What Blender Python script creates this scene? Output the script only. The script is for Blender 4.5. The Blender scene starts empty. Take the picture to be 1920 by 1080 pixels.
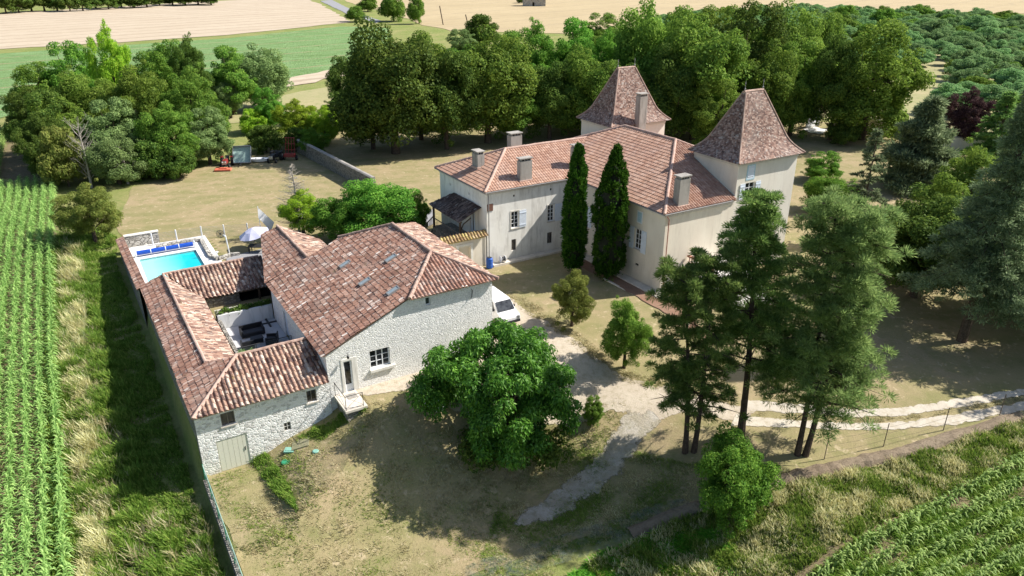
import bpy, bmesh, math, random
import numpy as np
from mathutils import Vector, Matrix
from mathutils.geometry import delaunay_2d_cdt
sc = bpy.context.scene
col = sc.collection
rad = math.radians
# ------------------------------------------------------------------ camera
FPX, PITCH, HC = 1408.0, rad(23.8), 26.0
cam_d = bpy.data.cameras.new('camera'); cam = bpy.data.objects.new('camera', cam_d); col.objects.link(cam)
cam.location = (0, 0, HC); cam.rotation_euler = (math.pi/2 - PITCH, 0, 0)
cam_d.sensor_fit = 'HORIZONTAL'; cam_d.sensor_width = 36; cam_d.lens = FPX/1920*36
cam_d.clip_start = 0.5; cam_d.clip_end = 8000
sc.camera = cam
sc.render.resolution_x = 1920; sc.render.resolution_y = 1080
# ------------------------------------------------------------------ sky, sun, exposure
SUN_AZ, SUN_EL = rad(76), rad(43.5)
w = bpy.data.worlds.new('World'); sc.world = w; w.use_nodes = True
nt = w.node_tree; nt.nodes.clear()
sky = nt.nodes.new('ShaderNodeTexSky'); sky.sky_type = 'NISHITA'; sky.sun_disc = False
sky.sun_elevation = SUN_EL; sky.sun_rotation = SUN_AZ; sky.altitude = 150; sky.dust_density = 1.4
bg = nt.nodes.new('ShaderNodeBackground'); bg.inputs[1].default_value = 0.095
wo = nt.nodes.new('ShaderNodeOutputWorld')
nt.links.new(sky.outputs[0], bg.inputs[0]); nt.links.new(bg.outputs[0], wo.inputs[0])
sd = bpy.data.lights.new('sun', 'SUN'); sd.energy = 5.0; sd.angle = rad(0.5); sd.color = (1.0, 0.955, 0.89)
so = bpy.data.objects.new('sun', sd); col.objects.link(so)
SD = Vector((math.sin(SUN_AZ)*math.cos(SUN_EL), math.cos(SUN_AZ)*math.cos(SUN_EL), math.sin(SUN_EL)))
so.rotation_euler = SD.to_track_quat('Z', 'Y').to_euler(); so.location = (60, 20, 80)
sc.view_settings.view_transform = 'Standard'; sc.view_settings.look = 'None'
sc.view_settings.gamma = 1; sc.view_settings.exposure = 0.74; sc.view_settings.use_curve_mapping = False
try:
    sc.cycles.max_bounces = 6; sc.cycles.transparent_max_bounces = 12
except Exception: pass

# ------------------------------------------------------------------ frames
# the whole estate is laid out on one site grid: u runs along the long house (towards the drive), v across it
UX, UY = math.sin(rad(149)), math.cos(rad(149))
VX, VY = -UY, UX
def W(u, v, z=0.0): return Vector((u*UX+v*VX, u*UY+v*VY, z))
def toUV(x, y): return (x*UX+y*UY, x*VX+y*VY)
def sm(a, b, x):
    t = np.clip((x-a)/(b-a), 0, 1); return t*t*(3-2*t)
def ray(x, y):
    cx = (x-960)/FPX; cy = (540-y)/FPX
    return Vector((cx, math.cos(PITCH)+cy*math.sin(PITCH), -math.sin(PITCH)+cy*math.cos(PITCH)))
def UN(x, y, z=0.0):          # site survey: point on the level z seen along one bearing
    r = ray(x, y); t = (z-HC)/r.z
    return Vector((r.x*t, r.y*t, z))
def hgt(u, v):                # the lie of the land
    u = np.asarray(u, float); v = np.asarray(v, float)
    A = np.interp(v, [3.2, 6.0, 6.9, 8.3, 10.4, 11.4, 12.3, 12.9], [-3.0, -3.0, -2.65, -2.05, -1.5, -1.1, -0.5, 0.0])
    A = A*sm(-30, -35, u) + (-3.0)*(1-sm(-30, -35, u))*(1-sm(16, 30, v))
    slope = -4.7*sm(-40.2, -30, u)*(1-0.55*sm(20, 34, v))*(1-0.35*sm(34, 50, v))
    slope = slope - 0.9*sm(-27, -12, u)
    inner = np.minimum(A*sm(-42.5, -41.8, u), slope)
    left = -3.0 - 0.9*sm(-60, -38, u) + 3.9*sm(-48, -100, u)
    left = np.minimum(left, 0)
    k = sm(3.25, 2.75, v)
    back = sm(-100, -80, u)
    k = np.where(u < -79.5, sm(3.25, -6, v), k)
    return inner*(1-k) + left*k
def HW(x, y):
    u, v = toUV(x, y); return float(hgt(u, v))
def G(x, y):                  # survey point on the land itself
    z = 0.0
    for _ in range(25):
        p = UN(x, y, z); zn = HW(p.x, p.y)
        z = z*0.4 + zn*0.6
    p = UN(x, y, z); return p
def GT(px, py):
    r = ray(px, py); t = 10.0; o = Vector((0, 0, HC))
    step = 0.5
    while t < 900:
        q = o + r*t
        if q.z < HW(q.x, q.y): break
        t += step
        if t > 150: step = 3
    a, b = t-step, t
    for _ in range(18):
        m = (a+b)/2; q = o+r*m
        if q.z < HW(q.x, q.y): b = m
        else: a = m
    q = o + r*b; return Vector((q.x, q.y, HW(q.x, q.y)))

# ------------------------------------------------------------------ object helpers
def tag(o, label=None, cat=None, group=None, kind=None):
    if label: o['label'] = label
    if cat: o['category'] = cat
    if group: o['group'] = group
    if kind: o['kind'] = kind
    return o
def empty(name, loc, label=None, cat=None, group=None):
    o = bpy.data.objects.new(name, None); col.objects.link(o); o.location = loc; o.empty_display_size = 0.3
    return tag(o, label, cat, group)
def worldloc(o):
    p = Vector((0, 0, 0))
    while o: p += o.location; o = o.parent
    return p
class MB:                     # collects shapes, links them as one mesh
    def __init__(s): s.v = []; s.f = []; s.uv = {}
    def add(s, vs, fs):
        n = len(s.v); s.v += [tuple(q) for q in vs]; s.f += [tuple(i+n for i in f) for f in fs]; return s
    def quad(s, a, b, c, d): return s.add([a, b, c, d], [(0, 1, 2, 3)])
    def poly(s, pts): return s.add(pts, [tuple(range(len(pts)))])
    def hexa(s, p):           # 8 corners: bottom 0-3, top 4-7
        return s.add(p, [(3, 2, 1, 0), (4, 5, 6, 7), (0, 1, 5, 4), (1, 2, 6, 5), (2, 3, 7, 6), (3, 0, 4, 7)])
    def box(s, u0, u1, v0, v1, z0, z1):    # on the site grid
        return s.hexa([W(u0, v0, z0), W(u1, v0, z0), W(u1, v1, z0), W(u0, v1, z0), W(u0, v0, z1), W(u1, v0, z1), W(u1, v1, z1), W(u0, v1, z1)])
    def cbox(s, x0, x1, y0, y1, z0, z1):   # in the thing's own axes
        return s.hexa([(x0, y0, z0), (x1, y0, z0), (x1, y1, z0), (x0, y1, z0), (x0, y0, z1), (x1, y0, z1), (x1, y1, z1), (x0, y1, z1)])
    def tube(s, pts, rs, n=7, cap=True):
        pts = [Vector(p) for p in pts]
        if not hasattr(rs, '__len__'): rs = [rs]*len(pts)
        rings = []
        for i, p in enumerate(pts):
            d = (pts[min(i+1, len(pts)-1)]-pts[max(i-1, 0)])
            if d.length < 1e-6: d = Vector((0, 0, 1))
            d.normalize(); a = d.orthogonal().normalized() if i == 0 else (pa - d*pa.dot(d)).normalized()
            pa = a; b = d.cross(a)
            rings.append([p + (a*math.cos(t)+b*math.sin(t))*rs[i] for t in [2*math.pi*k/n for k in range(n)]])
        vs = [q for r in rings for q in r]; fs = []
        for i in range(len(pts)-1):
            for k in range(n):
                fs.append((i*n+k, i*n+(k+1) % n, (i+1)*n+(k+1) % n, (i+1)*n+k))
        if cap: fs.append(tuple(range(n-1, -1, -1))); fs.append(tuple((len(pts)-1)*n+k for k in range(n)))
        return s.add(vs, fs)
    def bar(s, a, b, wd, th):
        a = Vector(a); b = Vector(b); d = (b-a).normalized()
        x = d.cross(Vector((0, 0, 1)))
        x = Vector((1, 0, 0)) if x.length < 1e-3 else x.normalized()
        y = d.cross(x)
        c = [(-1, -1), (1, -1), (1, 1), (-1, 1)]
        return s.hexa([a + x*i*wd/2 + y*j*th/2 for i, j in c] + [b + x*i*wd/2 + y*j*th/2 for i, j in c])
    def lathe(s, prof, c=(0, 0, 0), n=16):
        c = Vector(c); vs = []; fs = []
        for r, z in prof:
            for k in range(n): vs.append(c + Vector((r*math.cos(2*math.pi*k/n), r*math.sin(2*math.pi*k/n), z)))
        for i in range(len(prof)-1):
            for k in range(n): fs.append((i*n+k, i*n+(k+1) % n, (i+1)*n+(k+1) % n, (i+1)*n+k))
        fs.append(tuple(range(n-1, -1, -1))); fs.append(tuple((len(prof)-1)*n+k for k in range(n)))
        return s.add(vs, fs)
    def build(s, name, mat, parent=None, smooth=False, bevel=0, fix=True, local=False):
        off = worldloc(parent) if parent and not local else Vector((0, 0, 0))
        me = bpy.data.meshes.new(name)
        me.from_pydata([(q[0]-off.x, q[1]-off.y, q[2]-off.z) for q in s.v], [], s.f)
        if fix:
            bm = bmesh.new(); bm.from_mesh(me); bmesh.ops.recalc_face_normals(bm, faces=bm.faces)
            if bevel: bmesh.ops.bevel(bm, geom=bm.edges[:], offset=bevel, segments=1, affect='EDGES', clamp_overlap=True)
            bm.to_mesh(me); bm.free()
        if smooth: me.polygons.foreach_set('use_smooth', [True]*len(me.polygons))
        me.materials.append(mat)
        o = bpy.data.objects.new(name, me); col.objects.link(o)
        if parent: o.parent = parent
        return o
def np_mesh(name, V, F, mat, parent=None, smooth=False):
    """V (n,3), F (m,4) or (m,3) arrays -> mesh object, fast"""
    me = bpy.data.meshes.new(name); k = F.shape[1]
    me.vertices.add(len(V)); me.vertices.foreach_set('co', np.asarray(V, np.float32).ravel())
    me.loops.add(F.size); me.loops.foreach_set('vertex_index', F.astype(np.int32).ravel())
    me.polygons.add(len(F)); me.polygons.foreach_set('loop_start', np.arange(0, F.size, k, dtype=np.int32))
    me.polygons.foreach_set('loop_total', np.full(len(F), k, np.int32))
    if smooth: me.polygons.foreach_set('use_smooth', np.ones(len(F), bool))
    me.update(calc_edges=True); me.materials.append(mat)
    o = bpy.data.objects.new(name, me); col.objects.link(o)
    if parent: o.parent = parent
    return o

# ------------------------------------------------------------------ materials
class NT:
    def __init__(s, name):
        s.m = bpy.data.materials.new(name); s.m.use_nodes = True; s.t = s.m.node_tree
        s.t.nodes.clear(); s.out = s.n('ShaderNodeOutputMaterial')
    def n(s, kind, **kw):
        x = s.t.nodes.new(kind)
        for k, v in kw.items(): setattr(x, k, v)
        return x
    def link(s, a, b): s.t.links.new(a, b)
    def setin(s, node, i, v):
        if v is None: return
        if hasattr(v, 'is_linked') or isinstance(v, bpy.types.NodeSocket): s.link(v, node.inputs[i])
        else: node.inputs[i].default_value = v
    def geo(s): return s.n('ShaderNodeNewGeometry').outputs['Position']
    def obj(s): return s.n('ShaderNodeTexCoord').outputs['Object']
    def uvc(s): return s.n('ShaderNodeTexCoord').outputs['UV']
    def island(s): return s.n('ShaderNodeNewGeometry').outputs['Random Per Island']
    def orand(s): return s.n('ShaderNodeObjectInfo').outputs['Random']
    def noise(s, vec, scale, detail=4, rough=.6, dist=0):
        x = s.n('ShaderNodeTexNoise'); s.setin(x, 'Vector', vec); x.inputs['Scale'].default_value = scale
        x.inputs['Detail'].default_value = detail; x.inputs['Roughness'].default_value = rough; x.inputs['Distortion'].default_value = dist
        return x.outputs['Fac']
    def voro(s, vec, scale, feature='F1', out='Distance', rnd=1):
        x = s.n('ShaderNodeTexVoronoi', feature=feature); s.setin(x, 'Vector', vec); x.inputs['Scale'].default_value = scale
        x.inputs['Randomness'].default_value = rnd
        return x.outputs[out]
    def mapv(s, vec, scale=(1, 1, 1), rot=(0, 0, 0), loc=(0, 0, 0)):
        x = s.n('ShaderNodeMapping'); s.link(vec, x.inputs[0]); x.inputs['Scale'].default_value = scale
        x.inputs['Rotation'].default_value = rot; x.inputs['Location'].default_value = loc
        return x.outputs[0]
    def math(s, op, a, b=None, c=None, clamp=False):
        x = s.n('ShaderNodeMath', operation=op); x.use_clamp = clamp
        s.setin(x, 0, a); s.setin(x, 1, b)
        if c is not None: s.setin(x, 2, c)
        return x.outputs[0]
    def rng(s, v, a, b, c=0, d=1):
        x = s.n('ShaderNodeMapRange'); s.setin(x, 0, v)
        for i, q in enumerate((a, b, c, d)): x.inputs[i+1].default_value = q
        return x.outputs[0]
    def mix(s, f, a, b, mode='MIX'):
        x = s.n('ShaderNodeMix', data_type='RGBA', blend_type=mode)
        s.setin(x, 0, f)
        for i, q in ((6, a), (7, b)):
            if isinstance(q, tuple): q = (*q[:3], 1)
            s.setin(x, i, q)
        return x.outputs[2]
    def ramp(s, f, stops, interp='LINEAR'):
        x = s.n('ShaderNodeValToRGB'); s.link(f, x.inputs[0]); r = x.color_ramp; r.interpolation = interp
        while len(r.elements) < len(stops): r.elements.new(0.5)
        for e, (p, c) in zip(r.elements, stops): e.position = p; e.color = (*c[:3], 1)
        return x.outputs[0]
    def white(s, vec):
        x = s.n('ShaderNodeTexWhiteNoise', noise_dimensions='3D'); s.link(vec, x.inputs[0]); return x.outputs['Value']
    def floor(s, vec):
        x = s.n('ShaderNodeVectorMath', operation='FLOOR'); s.link(vec, x.inputs[0]); return x.outputs[0]
    def sep(s, vec):
        x = s.n('ShaderNodeSeparateXYZ'); s.link(vec, x.inputs[0]); return x.outputs
    def comb(s, a, b, c=0.0):
        x = s.n('ShaderNodeCombineXYZ'); s.setin(x, 0, a); s.setin(x, 1, b); s.setin(x, 2, c); return x.outputs[0]
    def bump(s, h, strength=.5, dist=.05, norm=None):
        x = s.n('ShaderNodeBump'); x.inputs['Strength'].default_value = strength; x.inputs['Distance'].default_value = dist
        s.link(h, x.inputs['Height'])
        if norm is not None: s.link(norm, x.inputs['Normal'])
        return x.outputs[0]
    def pbr(s, color, rough=.8, spec=.3, normal=None, metallic=0, emit=None):
        b = s.n('ShaderNodeBsdfPrincipled')
        if isinstance(color, tuple): color = (*color[:3], 1)
        s.setin(b, 'Base Color', color); s.setin(b, 'Roughness', rough)
        b.inputs['Specular IOR Level'].default_value = spec; b.inputs['Metallic'].default_value = metallic
        if normal is not None: s.link(normal, b.inputs['Normal'])
        s.link(b.outputs[0], s.out.inputs[0]); s.bsdf = b
        return s.m
def flat(name, c, rough=.6, spec=.4, metallic=0, var=.15):
    k = NT(name); f = k.noise(k.obj(), 6, 4)
    cc = k.mix(k.rng(f, .3, .7), tuple(x*(1-var) for x in c), tuple(min(1, x*(1+var*.6)) for x in c))
    return k.pbr(cc, rough, spec, metallic=metallic)
def leafmat(name, c1, c2, c3, trans=.35, gloss=.25, varscale=.6):
    k = NT(name)
    r = k.island(); p = k.noise(k.obj(), varscale, 2)
    t = k.math('ADD', k.math('MULTIPLY', r, .75), k.math('MULTIPLY', k.rng(p, .35, .65), .25))
    c = k.ramp(t, [(0, c1), (.5, c2), (1, c3)])
    h = k.n('ShaderNodeHueSaturation'); k.link(c, h.inputs['Color'])
    k.link(k.rng(k.orand(), 0, 1, .8, 1.2), h.inputs['Value']); k.link(k.rng(k.orand(), 0, 1, .487, .513), h.inputs['Hue'])
    c = h.outputs[0]
    d = k.n('ShaderNodeBsdfDiffuse'); k.link(c, d.inputs[0])
    tr = k.n('ShaderNodeBsdfTranslucent'); k.link(k.mix(.6, c, (.25, .4, .02), 'MIX') if False else c, tr.inputs[0])
    g = k.n('ShaderNodeBsdfGlossy'); g.inputs[0].default_value = (.85, 1, .7, 1); g.inputs['Roughness'].default_value = .55
    m = k.n('ShaderNodeMixShader'); m.inputs[0].default_value = trans; k.link(d.outputs[0], m.inputs[1]); k.link(tr.outputs[0], m.inputs[2])
    m2 = k.n('ShaderNodeMixShader'); m2.inputs[0].default_value = gloss*.03; k.link(m.outputs[0], m2.inputs[1]); k.link(g.outputs[0], m2.inputs[2])
    k.link(m2.outputs[0], k.out.inputs[0]); return k.m

def tile_mat(name, ramp, lichen, lich_lo=.52, lich_hi=.62, dirt=(.05, .035, .03), bump=.3, moss=None):
    """clay tiles: one tone per tile from the tile's own row and column, lichen blotches over them"""
    k = NT(name); uv = k.uvc(); fl = k.floor(uv)
    r = k.white(fl)
    c = k.ramp(r, ramp)
    g = k.geo()
    big = k.noise(g, .35, 3)
    c = k.mix(k.rng(big, .4, .7, 0, .25), c, dirt)
    c = k.mix(k.rng(k.noise(g, .55, 4, .6), .5, .7, 0, .2), c, lichen)
    n1 = k.noise(g, 2.3, 5, .7)
    r2 = k.white(k.mapv(fl, loc=(7.3, 3.1, 5)))
    lf = k.math('MULTIPLY', k.rng(n1, lich_lo, lich_hi), k.rng(r2, .45, .75), clamp=True)
    n2 = k.noise(g, 14, 4, .75)
    lf = k.math('MAXIMUM', k.math('MULTIPLY', lf, .9), k.rng(n2, .66, .74, 0, .6))
    c = k.mix(lf, c, lichen)
    n3 = k.noise(g, 5, 3)
    c = k.mix(k.rng(n3, .55, .75, 0, .45), c, dirt)
    if moss: c = k.mix(k.rng(k.noise(g, 1.1, 4, .7), .62, .72, 0, .7), c, moss)
    return k.pbr(c, .85, .2, k.bump(n2, bump, .02))
M = {}
M['tile_old'] = tile_mat('old canal tile clay', [(0, (.13, .075, .06)), (.12, (.22, .12, .09)), (.45, (.30, .155, .11)), (.75, (.40, .23, .165)), (.93, (.45, .30, .235)), (.975, (.66, .55, .47)), (1, (.78, .70, .62))], (.52, .46, .41), .52, .66, moss=(.16, .11, .035))
M['tile_gold'] = tile_mat('canal tile clay golden lichen', [(0, (.10, .06, .05)), (.4, (.28, .16, .12)), (.8, (.42, .28, .20)), (1, (.68, .56, .46))], (.52, .45, .37), .50, .62, moss=(.24, .17, .05))
M['tile_new'] = tile_mat('newer rose clay tile', [(0, (.31, .175, .12)), (.5, (.42, .25, .175)), (1, (.52, .345, .255))], (.50, .41, .36), .55, .75, dirt=(.24, .12, .10), bump=.12)
M['tile_tower'] = tile_mat('flat brown tower tile', [(0, (.10, .06, .05)), (.35, (.19, .11, .085)), (.7, (.28, .175, .135)), (1, (.42, .31, .25))], (.42, .38, .34), .50, .64)
def plaster(name, a, b, stain, amt=.5, low=False, sc=1.0):
    k = NT(name); g = k.geo()
    n = k.noise(k.mapv(g, (sc, sc, sc*.35)), .7, 6, .65)
    c = k.mix(k.rng(n, .35, .65), a, b)
    s = k.noise(k.mapv(g, (1.6, 1.6, .22)), 1.2, 5, .75)
    c = k.mix(k.rng(s, .5, .72, 0, amt), c, stain)
    c = k.mix(k.rng(k.noise(g, .45, 4, .65), .5, .66, 0, amt*.35), c, stain)
    if low:
        z = k.sep(g)[2]; zz = k.math('ADD', z, k.math('MULTIPLY', k.noise(g, 1.5, 3), -2.2))
        c = k.mix(k.rng(zz, -1.2, .6, .55, 0), c, stain)
    f = k.noise(g, 30, 3)
    return k.pbr(c, .9, .15, k.bump(f, .25, .01))
M['plaster_white'] = plaster('weathered pale render', (.78, .75, .68), (.84, .82, .76), (.42, .39, .34), .75, True)
M['plaster_beige'] = plaster('cream beige render', (.70, .63, .52), (.76, .70, .58), (.50, .44, .35), .45, True)
M['plaster_tower'] = plaster('pale cream tower render', (.72, .66, .56), (.78, .73, .63), (.54, .49, .41), .4)
M['cornice'] = plaster('cornice render', (.60, .57, .50), (.68, .64, .57), (.36, .34, .30), .6)
M['cement'] = plaster('grey weathered cement', (.30, .28, .25), (.40, .37, .33), (.10, .09, .08), .8)
M['terrace_wall'] = plaster('white terrace render', (.66, .66, .64), (.74, .74, .72), (.30, .30, .29), .6)
def rubble(name, base, mortar, dark, sc=3.2, relief=.9, showdark=.5, lowgrime=None):
    k = NT(name); g = k.mapv(k.geo(), (1, 1, 1.55))
    wv = k.n('ShaderNodeVectorMath', operation='ADD'); k.link(g, wv.inputs[0])
    nz = k.n('ShaderNodeTexNoise'); nz.inputs['Scale'].default_value = 2.2; k.link(g, nz.inputs['Vector'])
    sc_ = k.n('ShaderNodeVectorMath', operation='SCALE'); k.link(nz.outputs['Color'], sc_.inputs[0]); sc_.inputs['Scale'].default_value = .28
    k.link(sc_.outputs[0], wv.inputs[1]); g2 = wv.outputs[0]
    e = k.voro(g2, sc, 'DISTANCE_TO_EDGE'); cellc = k.voro(g2, sc, 'F1', 'Color')
    r = k.sep(cellc)[0]
    c = k.mix(r, base, tuple(x*.8 for x in base))
    c = k.mix(k.math('MULTIPLY', k.rng(r, .62, .66), showdark), c, dark)
    n = k.noise(k.geo(), 1.3, 5, .7)
    c = k.mix(k.rng(e, .02, .10, 1, 0), c, mortar)
    c = k.mix(k.rng(n, .6, .8, 0, .3), c, dark)
    if lowgrime:
        z = k.sep(k.geo())[2]
        c = k.mix(k.rng(k.math('ADD', z, k.math('MULTIPLY', k.noise(k.geo(), 1.2, 4), 2.4)), lowgrime[0], lowgrime[1], .6, 0), c, lowgrime[2])
    h = k.math('ADD', k.rng(e, 0, .16), k.math('MULTIPLY', r, .6))
    h = k.math('ADD', h, k.math('MULTIPLY', k.noise(k.geo(), 12, 3), .3))
    return k.pbr(c, .9, .15, k.bump(h, relief, .07))
M['stone_white'] = rubble('whitewashed limestone rubble', (.86, .845, .80), (.80, .785, .745), (.62, .60, .56), 6.5, .5, .25)
M['stone_low'] = rubble('whitewashed rubble with grey stones', (.86, .845, .80), (.82, .80, .76), (.50, .48, .45), 4.2, .5, .8, (-2.6, -.2, (.50, .42, .28)))
M['stone_grey'] = rubble('grey limestone rubble', (.36, .335, .29), (.22, .20, .17), (.14, .13, .115), 3.5, 1.0, .6)
M['stone_block'] = rubble('pale dry stone', (.55, .52, .46), (.25, .23, .20), (.34, .32, .28), 2.4, 1.0, .6)
M['white_paint'] = flat('white paint', (.78, .79, .80), .5, .4, var=.06)
M['blue_white'] = flat('pale blue grey shutter paint', (.70, .76, .83), .5, .4, var=.08)
M['blue_pale'] = flat('pale blue small shutter', (.45, .62, .70), .5, .4, var=.08)
M['cream_door'] = flat('cream painted metal door', (.66, .64, .52), .45, .45, var=.05)
k = NT('dark window glass'); M['glass'] = k.pbr(k.mix(k.rng(k.noise(k.obj(), 2, 2), .4, .6), (.012, .014, .016), (.05, .055, .06)), .06, .8)
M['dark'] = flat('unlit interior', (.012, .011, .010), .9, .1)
M['wood_dark'] = flat('dark weathered oak', (.09, .065, .045), .85, .2, var=.4)
M['wood_grey'] = flat('grey weathered timber', (.22, .19, .16), .85, .2, var=.4)
M['iron'] = flat('wrought iron', (.03, .03, .032), .5, .5)
M['zinc'] = flat('zinc gutter', (.26, .25, .24), .75, .3, 0)
M['ridge'] = plaster('mortared ridge tile', (.34, .22, .175), (.50, .37, .30), (.22, .14, .10), .8, sc=4)
M['ridge_new'] = plaster('pale ridge tile', (.44, .29, .23), (.54, .39, .32), (.36, .22, .17), .5, sc=4)
M['plastic_blue'] = flat('blue barrel plastic', (.02, .10, .42), .35, .5, var=.1)
M['green_cover'] = flat('green plastic cover', (.03, .26, .13), .5, .4, var=.3)
M['rattan'] = flat('black woven rattan', (.018, .018, .02), .6, .4, var=.3)
M['cushion'] = flat('dark grey cushion', (.06, .06, .065), .8, .2)
M['parasol'] = flat('faded lilac canvas', (.52, .52, .66), .8, .2, var=.06)
M['canvas_white'] = flat('white canvas', (.78, .77, .74), .8, .2, var=.04)
M['red_paint'] = flat('faded red machine paint', (.24, .03, .025), .5, .4, var=.3)
M['orange_paint'] = flat('faded orange red steel', (.62, .16, .09), .55, .35, var=.2)
M['green_grey'] = flat('grey green trailer panel', (.30, .42, .38), .6, .3, var=.2)
M['tyre'] = flat('rubber', (.02, .02, .02), .8, .2)
M['car_white'] = flat('white car paint', (.80, .80, .80), .25, .6, var=.02)
M['steel'] = flat('galvanised steel', (.42, .43, .44), .35, .5, .7)
M['terracotta'] = flat('terracotta', (.42, .20, .14), .8, .2, var=.3)
M['slab'] = plaster('pale stone slab', (.55, .50, .42), (.66, .61, .53), (.36, .32, .26), .6, sc=2)
M['bark_grey'] = flat('grey brown bark', (.10, .075, .055), .95, .1, var=.5)
M['bark_pine'] = flat('dark pine bark', (.085, .062, .05), .95, .1, var=.5)
M['bark_dead'] = flat('bleached dead wood', (.38, .34, .29), .9, .1, var=.3)
# foliage
M['leaf_walnut'] = leafmat('deep green glossy leaves', (.026, .078, .009), (.07, .185, .018), (.22, .41, .05), .42, .9)
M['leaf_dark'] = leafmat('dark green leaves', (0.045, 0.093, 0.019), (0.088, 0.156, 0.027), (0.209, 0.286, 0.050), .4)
M['leaf_mid'] = leafmat('mid green leaves', (0.067, 0.152, 0.024), (0.138, 0.244, 0.035), (0.297, 0.418, 0.066), .42)
M['leaf_olive'] = leafmat('olive green leaves', (0.088, 0.160, 0.026), (0.156, 0.250, 0.035), (0.330, 0.440, 0.077), .45)
M['leaf_bright'] = leafmat('bright yellow green leaves', (0.144, 0.288, 0.024), (0.275, 0.438, 0.031), (0.484, 0.583, 0.066), .45)
M['leaf_fresh'] = leafmat('fresh green leaves', (0.064, 0.184, 0.026), (0.125, 0.281, 0.035), (0.275, 0.462, 0.066), .42)
M['leaf_grey'] = leafmat('grey green leaves', (0.096, 0.176, 0.064), (0.211, 0.325, 0.106), (0.361, 0.495, 0.180), .4)
M['leaf_orchard'] = leafmat('blue green orchard leaves', (0.128, 0.256, 0.096), (0.206, 0.344, 0.125), (0.330, 0.473, 0.198), .45)
M['leaf_purple'] = leafmat('dark purple leaves', (0.030, 0.012, 0.016), (0.068, 0.031, 0.037), (0.173, 0.098, 0.092), .25)
M['leaf_autumn'] = leafmat('browning leaves', (0.128, 0.192, 0.040), (0.213, 0.263, 0.056), (0.330, 0.341, 0.088), .4)
M['needle_pine'] = leafmat('pine needles', (0.088, 0.176, 0.048), (0.163, 0.269, 0.069), (0.330, 0.440, 0.121), .5)
M['needle_pale'] = leafmat('feathery light pine needles', (0.144, 0.256, 0.088), (0.237, 0.350, 0.112), (0.385, 0.506, 0.176), .55)
M['needle_cedar'] = leafmat('grey green cedar needles', (.075, .115, .055), (.18, .235, .115), (.35, .42, .23), .45)
M['needle_cypress'] = leafmat('dark cypress scales', (0.012, 0.045, 0.006), (0.040, 0.115, 0.014), (0.121, 0.254, 0.030), .3, .1)
M['maize'] = leafmat('maize leaves', (.14, .25, .06), (.27, .41, .11), (.48, .62, .20), .42, .6)
M['grass_dry'] = leafmat('dry straw grass', (0.320, 0.290, 0.130), (0.546, 0.493, 0.252), (0.750, 0.717, 0.463), .4)
M['grass_green'] = leafmat('green rough grass', (0.090, 0.180, 0.025), (0.179, 0.294, 0.042), (0.397, 0.463, 0.110), .45)
M['clover'] = leafmat('low green clover', (0.040, 0.140, 0.012), (0.104, 0.312, 0.026), (0.246, 0.491, 0.041), .4)
# ------------------------------------------------------------------ ground materials
def ground_mat(name, a, b, c, s1=.18, s2=1.6, grain=9, rough=.95, bump=.5, dist=.05, stripes=None, speck=None, soft=None, lines=None, streak=None):
    k = NT(name); g = k.geo()
    n1 = k.noise(g, s1, 5, .6); n2 = k.noise(g, s2, 6, .7); n3 = k.noise(g, grain, 4, .8)
    cc = k.mix(k.rng(n1, .38, .62), a, b)
    cc = k.mix(k.rng(n2, .48, .66, 0, .75), cc, c)
    cc = k.mix(k.rng(n3, .3, .7, 0, .55), cc, tuple(x*.55 for x in a))
    if stripes:
        ang, per, colr, amt, off = stripes
        mv = k.mapv(g, rot=(0, 0, ang)); x = k.sep(mv)[0]
        wv = k.math('SINE', k.math('ADD', k.math('MULTIPLY', x, 2*math.pi/per), k.math('MULTIPLY', k.noise(g, .25, 3), 3.0*off)))
        cc = k.mix(k.rng(wv, -.2, 1, 0, amt), cc, colr)
    if speck:
        cc = k.mix(k.rng(k.noise(g, speck[0], 3, .8), .58, .68, 0, speck[2]), cc, speck[1])
    if streak:
        cc = k.mix(k.rng(k.noise(k.mapv(k.mapv(g, rot=(0, 0, streak[0])), (streak[1], streak[1]*.12, 1)), 1.0, 4, .8), .42, .62, 0, streak[3]), cc, streak[2])
    if lines:                    # tramlines / sowing rows
        ang, per, colr, amt, width = lines
        x = k.sep(k.mapv(g, rot=(0, 0, ang)))[0]
        fr = k.math('FRACT', k.math('ADD', k.math('DIVIDE', x, per), k.math('MULTIPLY', k.noise(g, .05, 2), .5)))
        cc = k.mix(k.math('MULTIPLY', k.math('LESS_THAN', fr, width), k.rng(k.noise(g, .3, 3), .3, .6, amt*.3, amt)), cc, colr)
    m = k.pbr(cc, rough, .1, k.bump(n3, bump, dist))
    if soft:                     # worn, ragged margin
        at_ = k.n('ShaderNodeAttribute'); at_.attribute_name = 'edge'
        e = k.math('ADD', at_.outputs['Fac'], k.rng(k.noise(g, soft, 4, .75), .3, .7, -.35, .45))
        k.link(k.rng(e, .12, .34), k.bsdf.inputs['Alpha'])
    return m
ROT = rad(149-90)
M['meadow'] = ground_mat('rough meadow', (.22, .26, .075), (.34, .31, .13), (.15, .22, .045), .12, .9, 5, bump=.9, dist=.15)
M['lawn'] = ground_mat('sun dried lawn', (.375, .295, .17), (.25, .235, .10), (.19, .205, .07), .22, .8, 7, bump=.8, dist=.06, speck=(1.3, (.50, .40, .26), .6), stripes=(rad(75), 2.6, (.34, .27, .15), .35, .5))
M['gravel'] = ground_mat('pale gravel', (.58, .50, .39), (.50, .42, .32), (.34, .29, .19), .3, 2.5, 12, bump=.8, soft=1.6)
M['track'] = ground_mat('white limestone track', (.60, .54, .44), (.54, .48, .39), (.40, .33, .22), .5, 2.0, 10, soft=1.2)
M['path'] = ground_mat('worn stony path', (.54, .49, .41), (.40, .35, .26), (.24, .22, .12), .9, 1.3, 7, bump=.9, dist=.08, soft=1.0)
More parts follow.
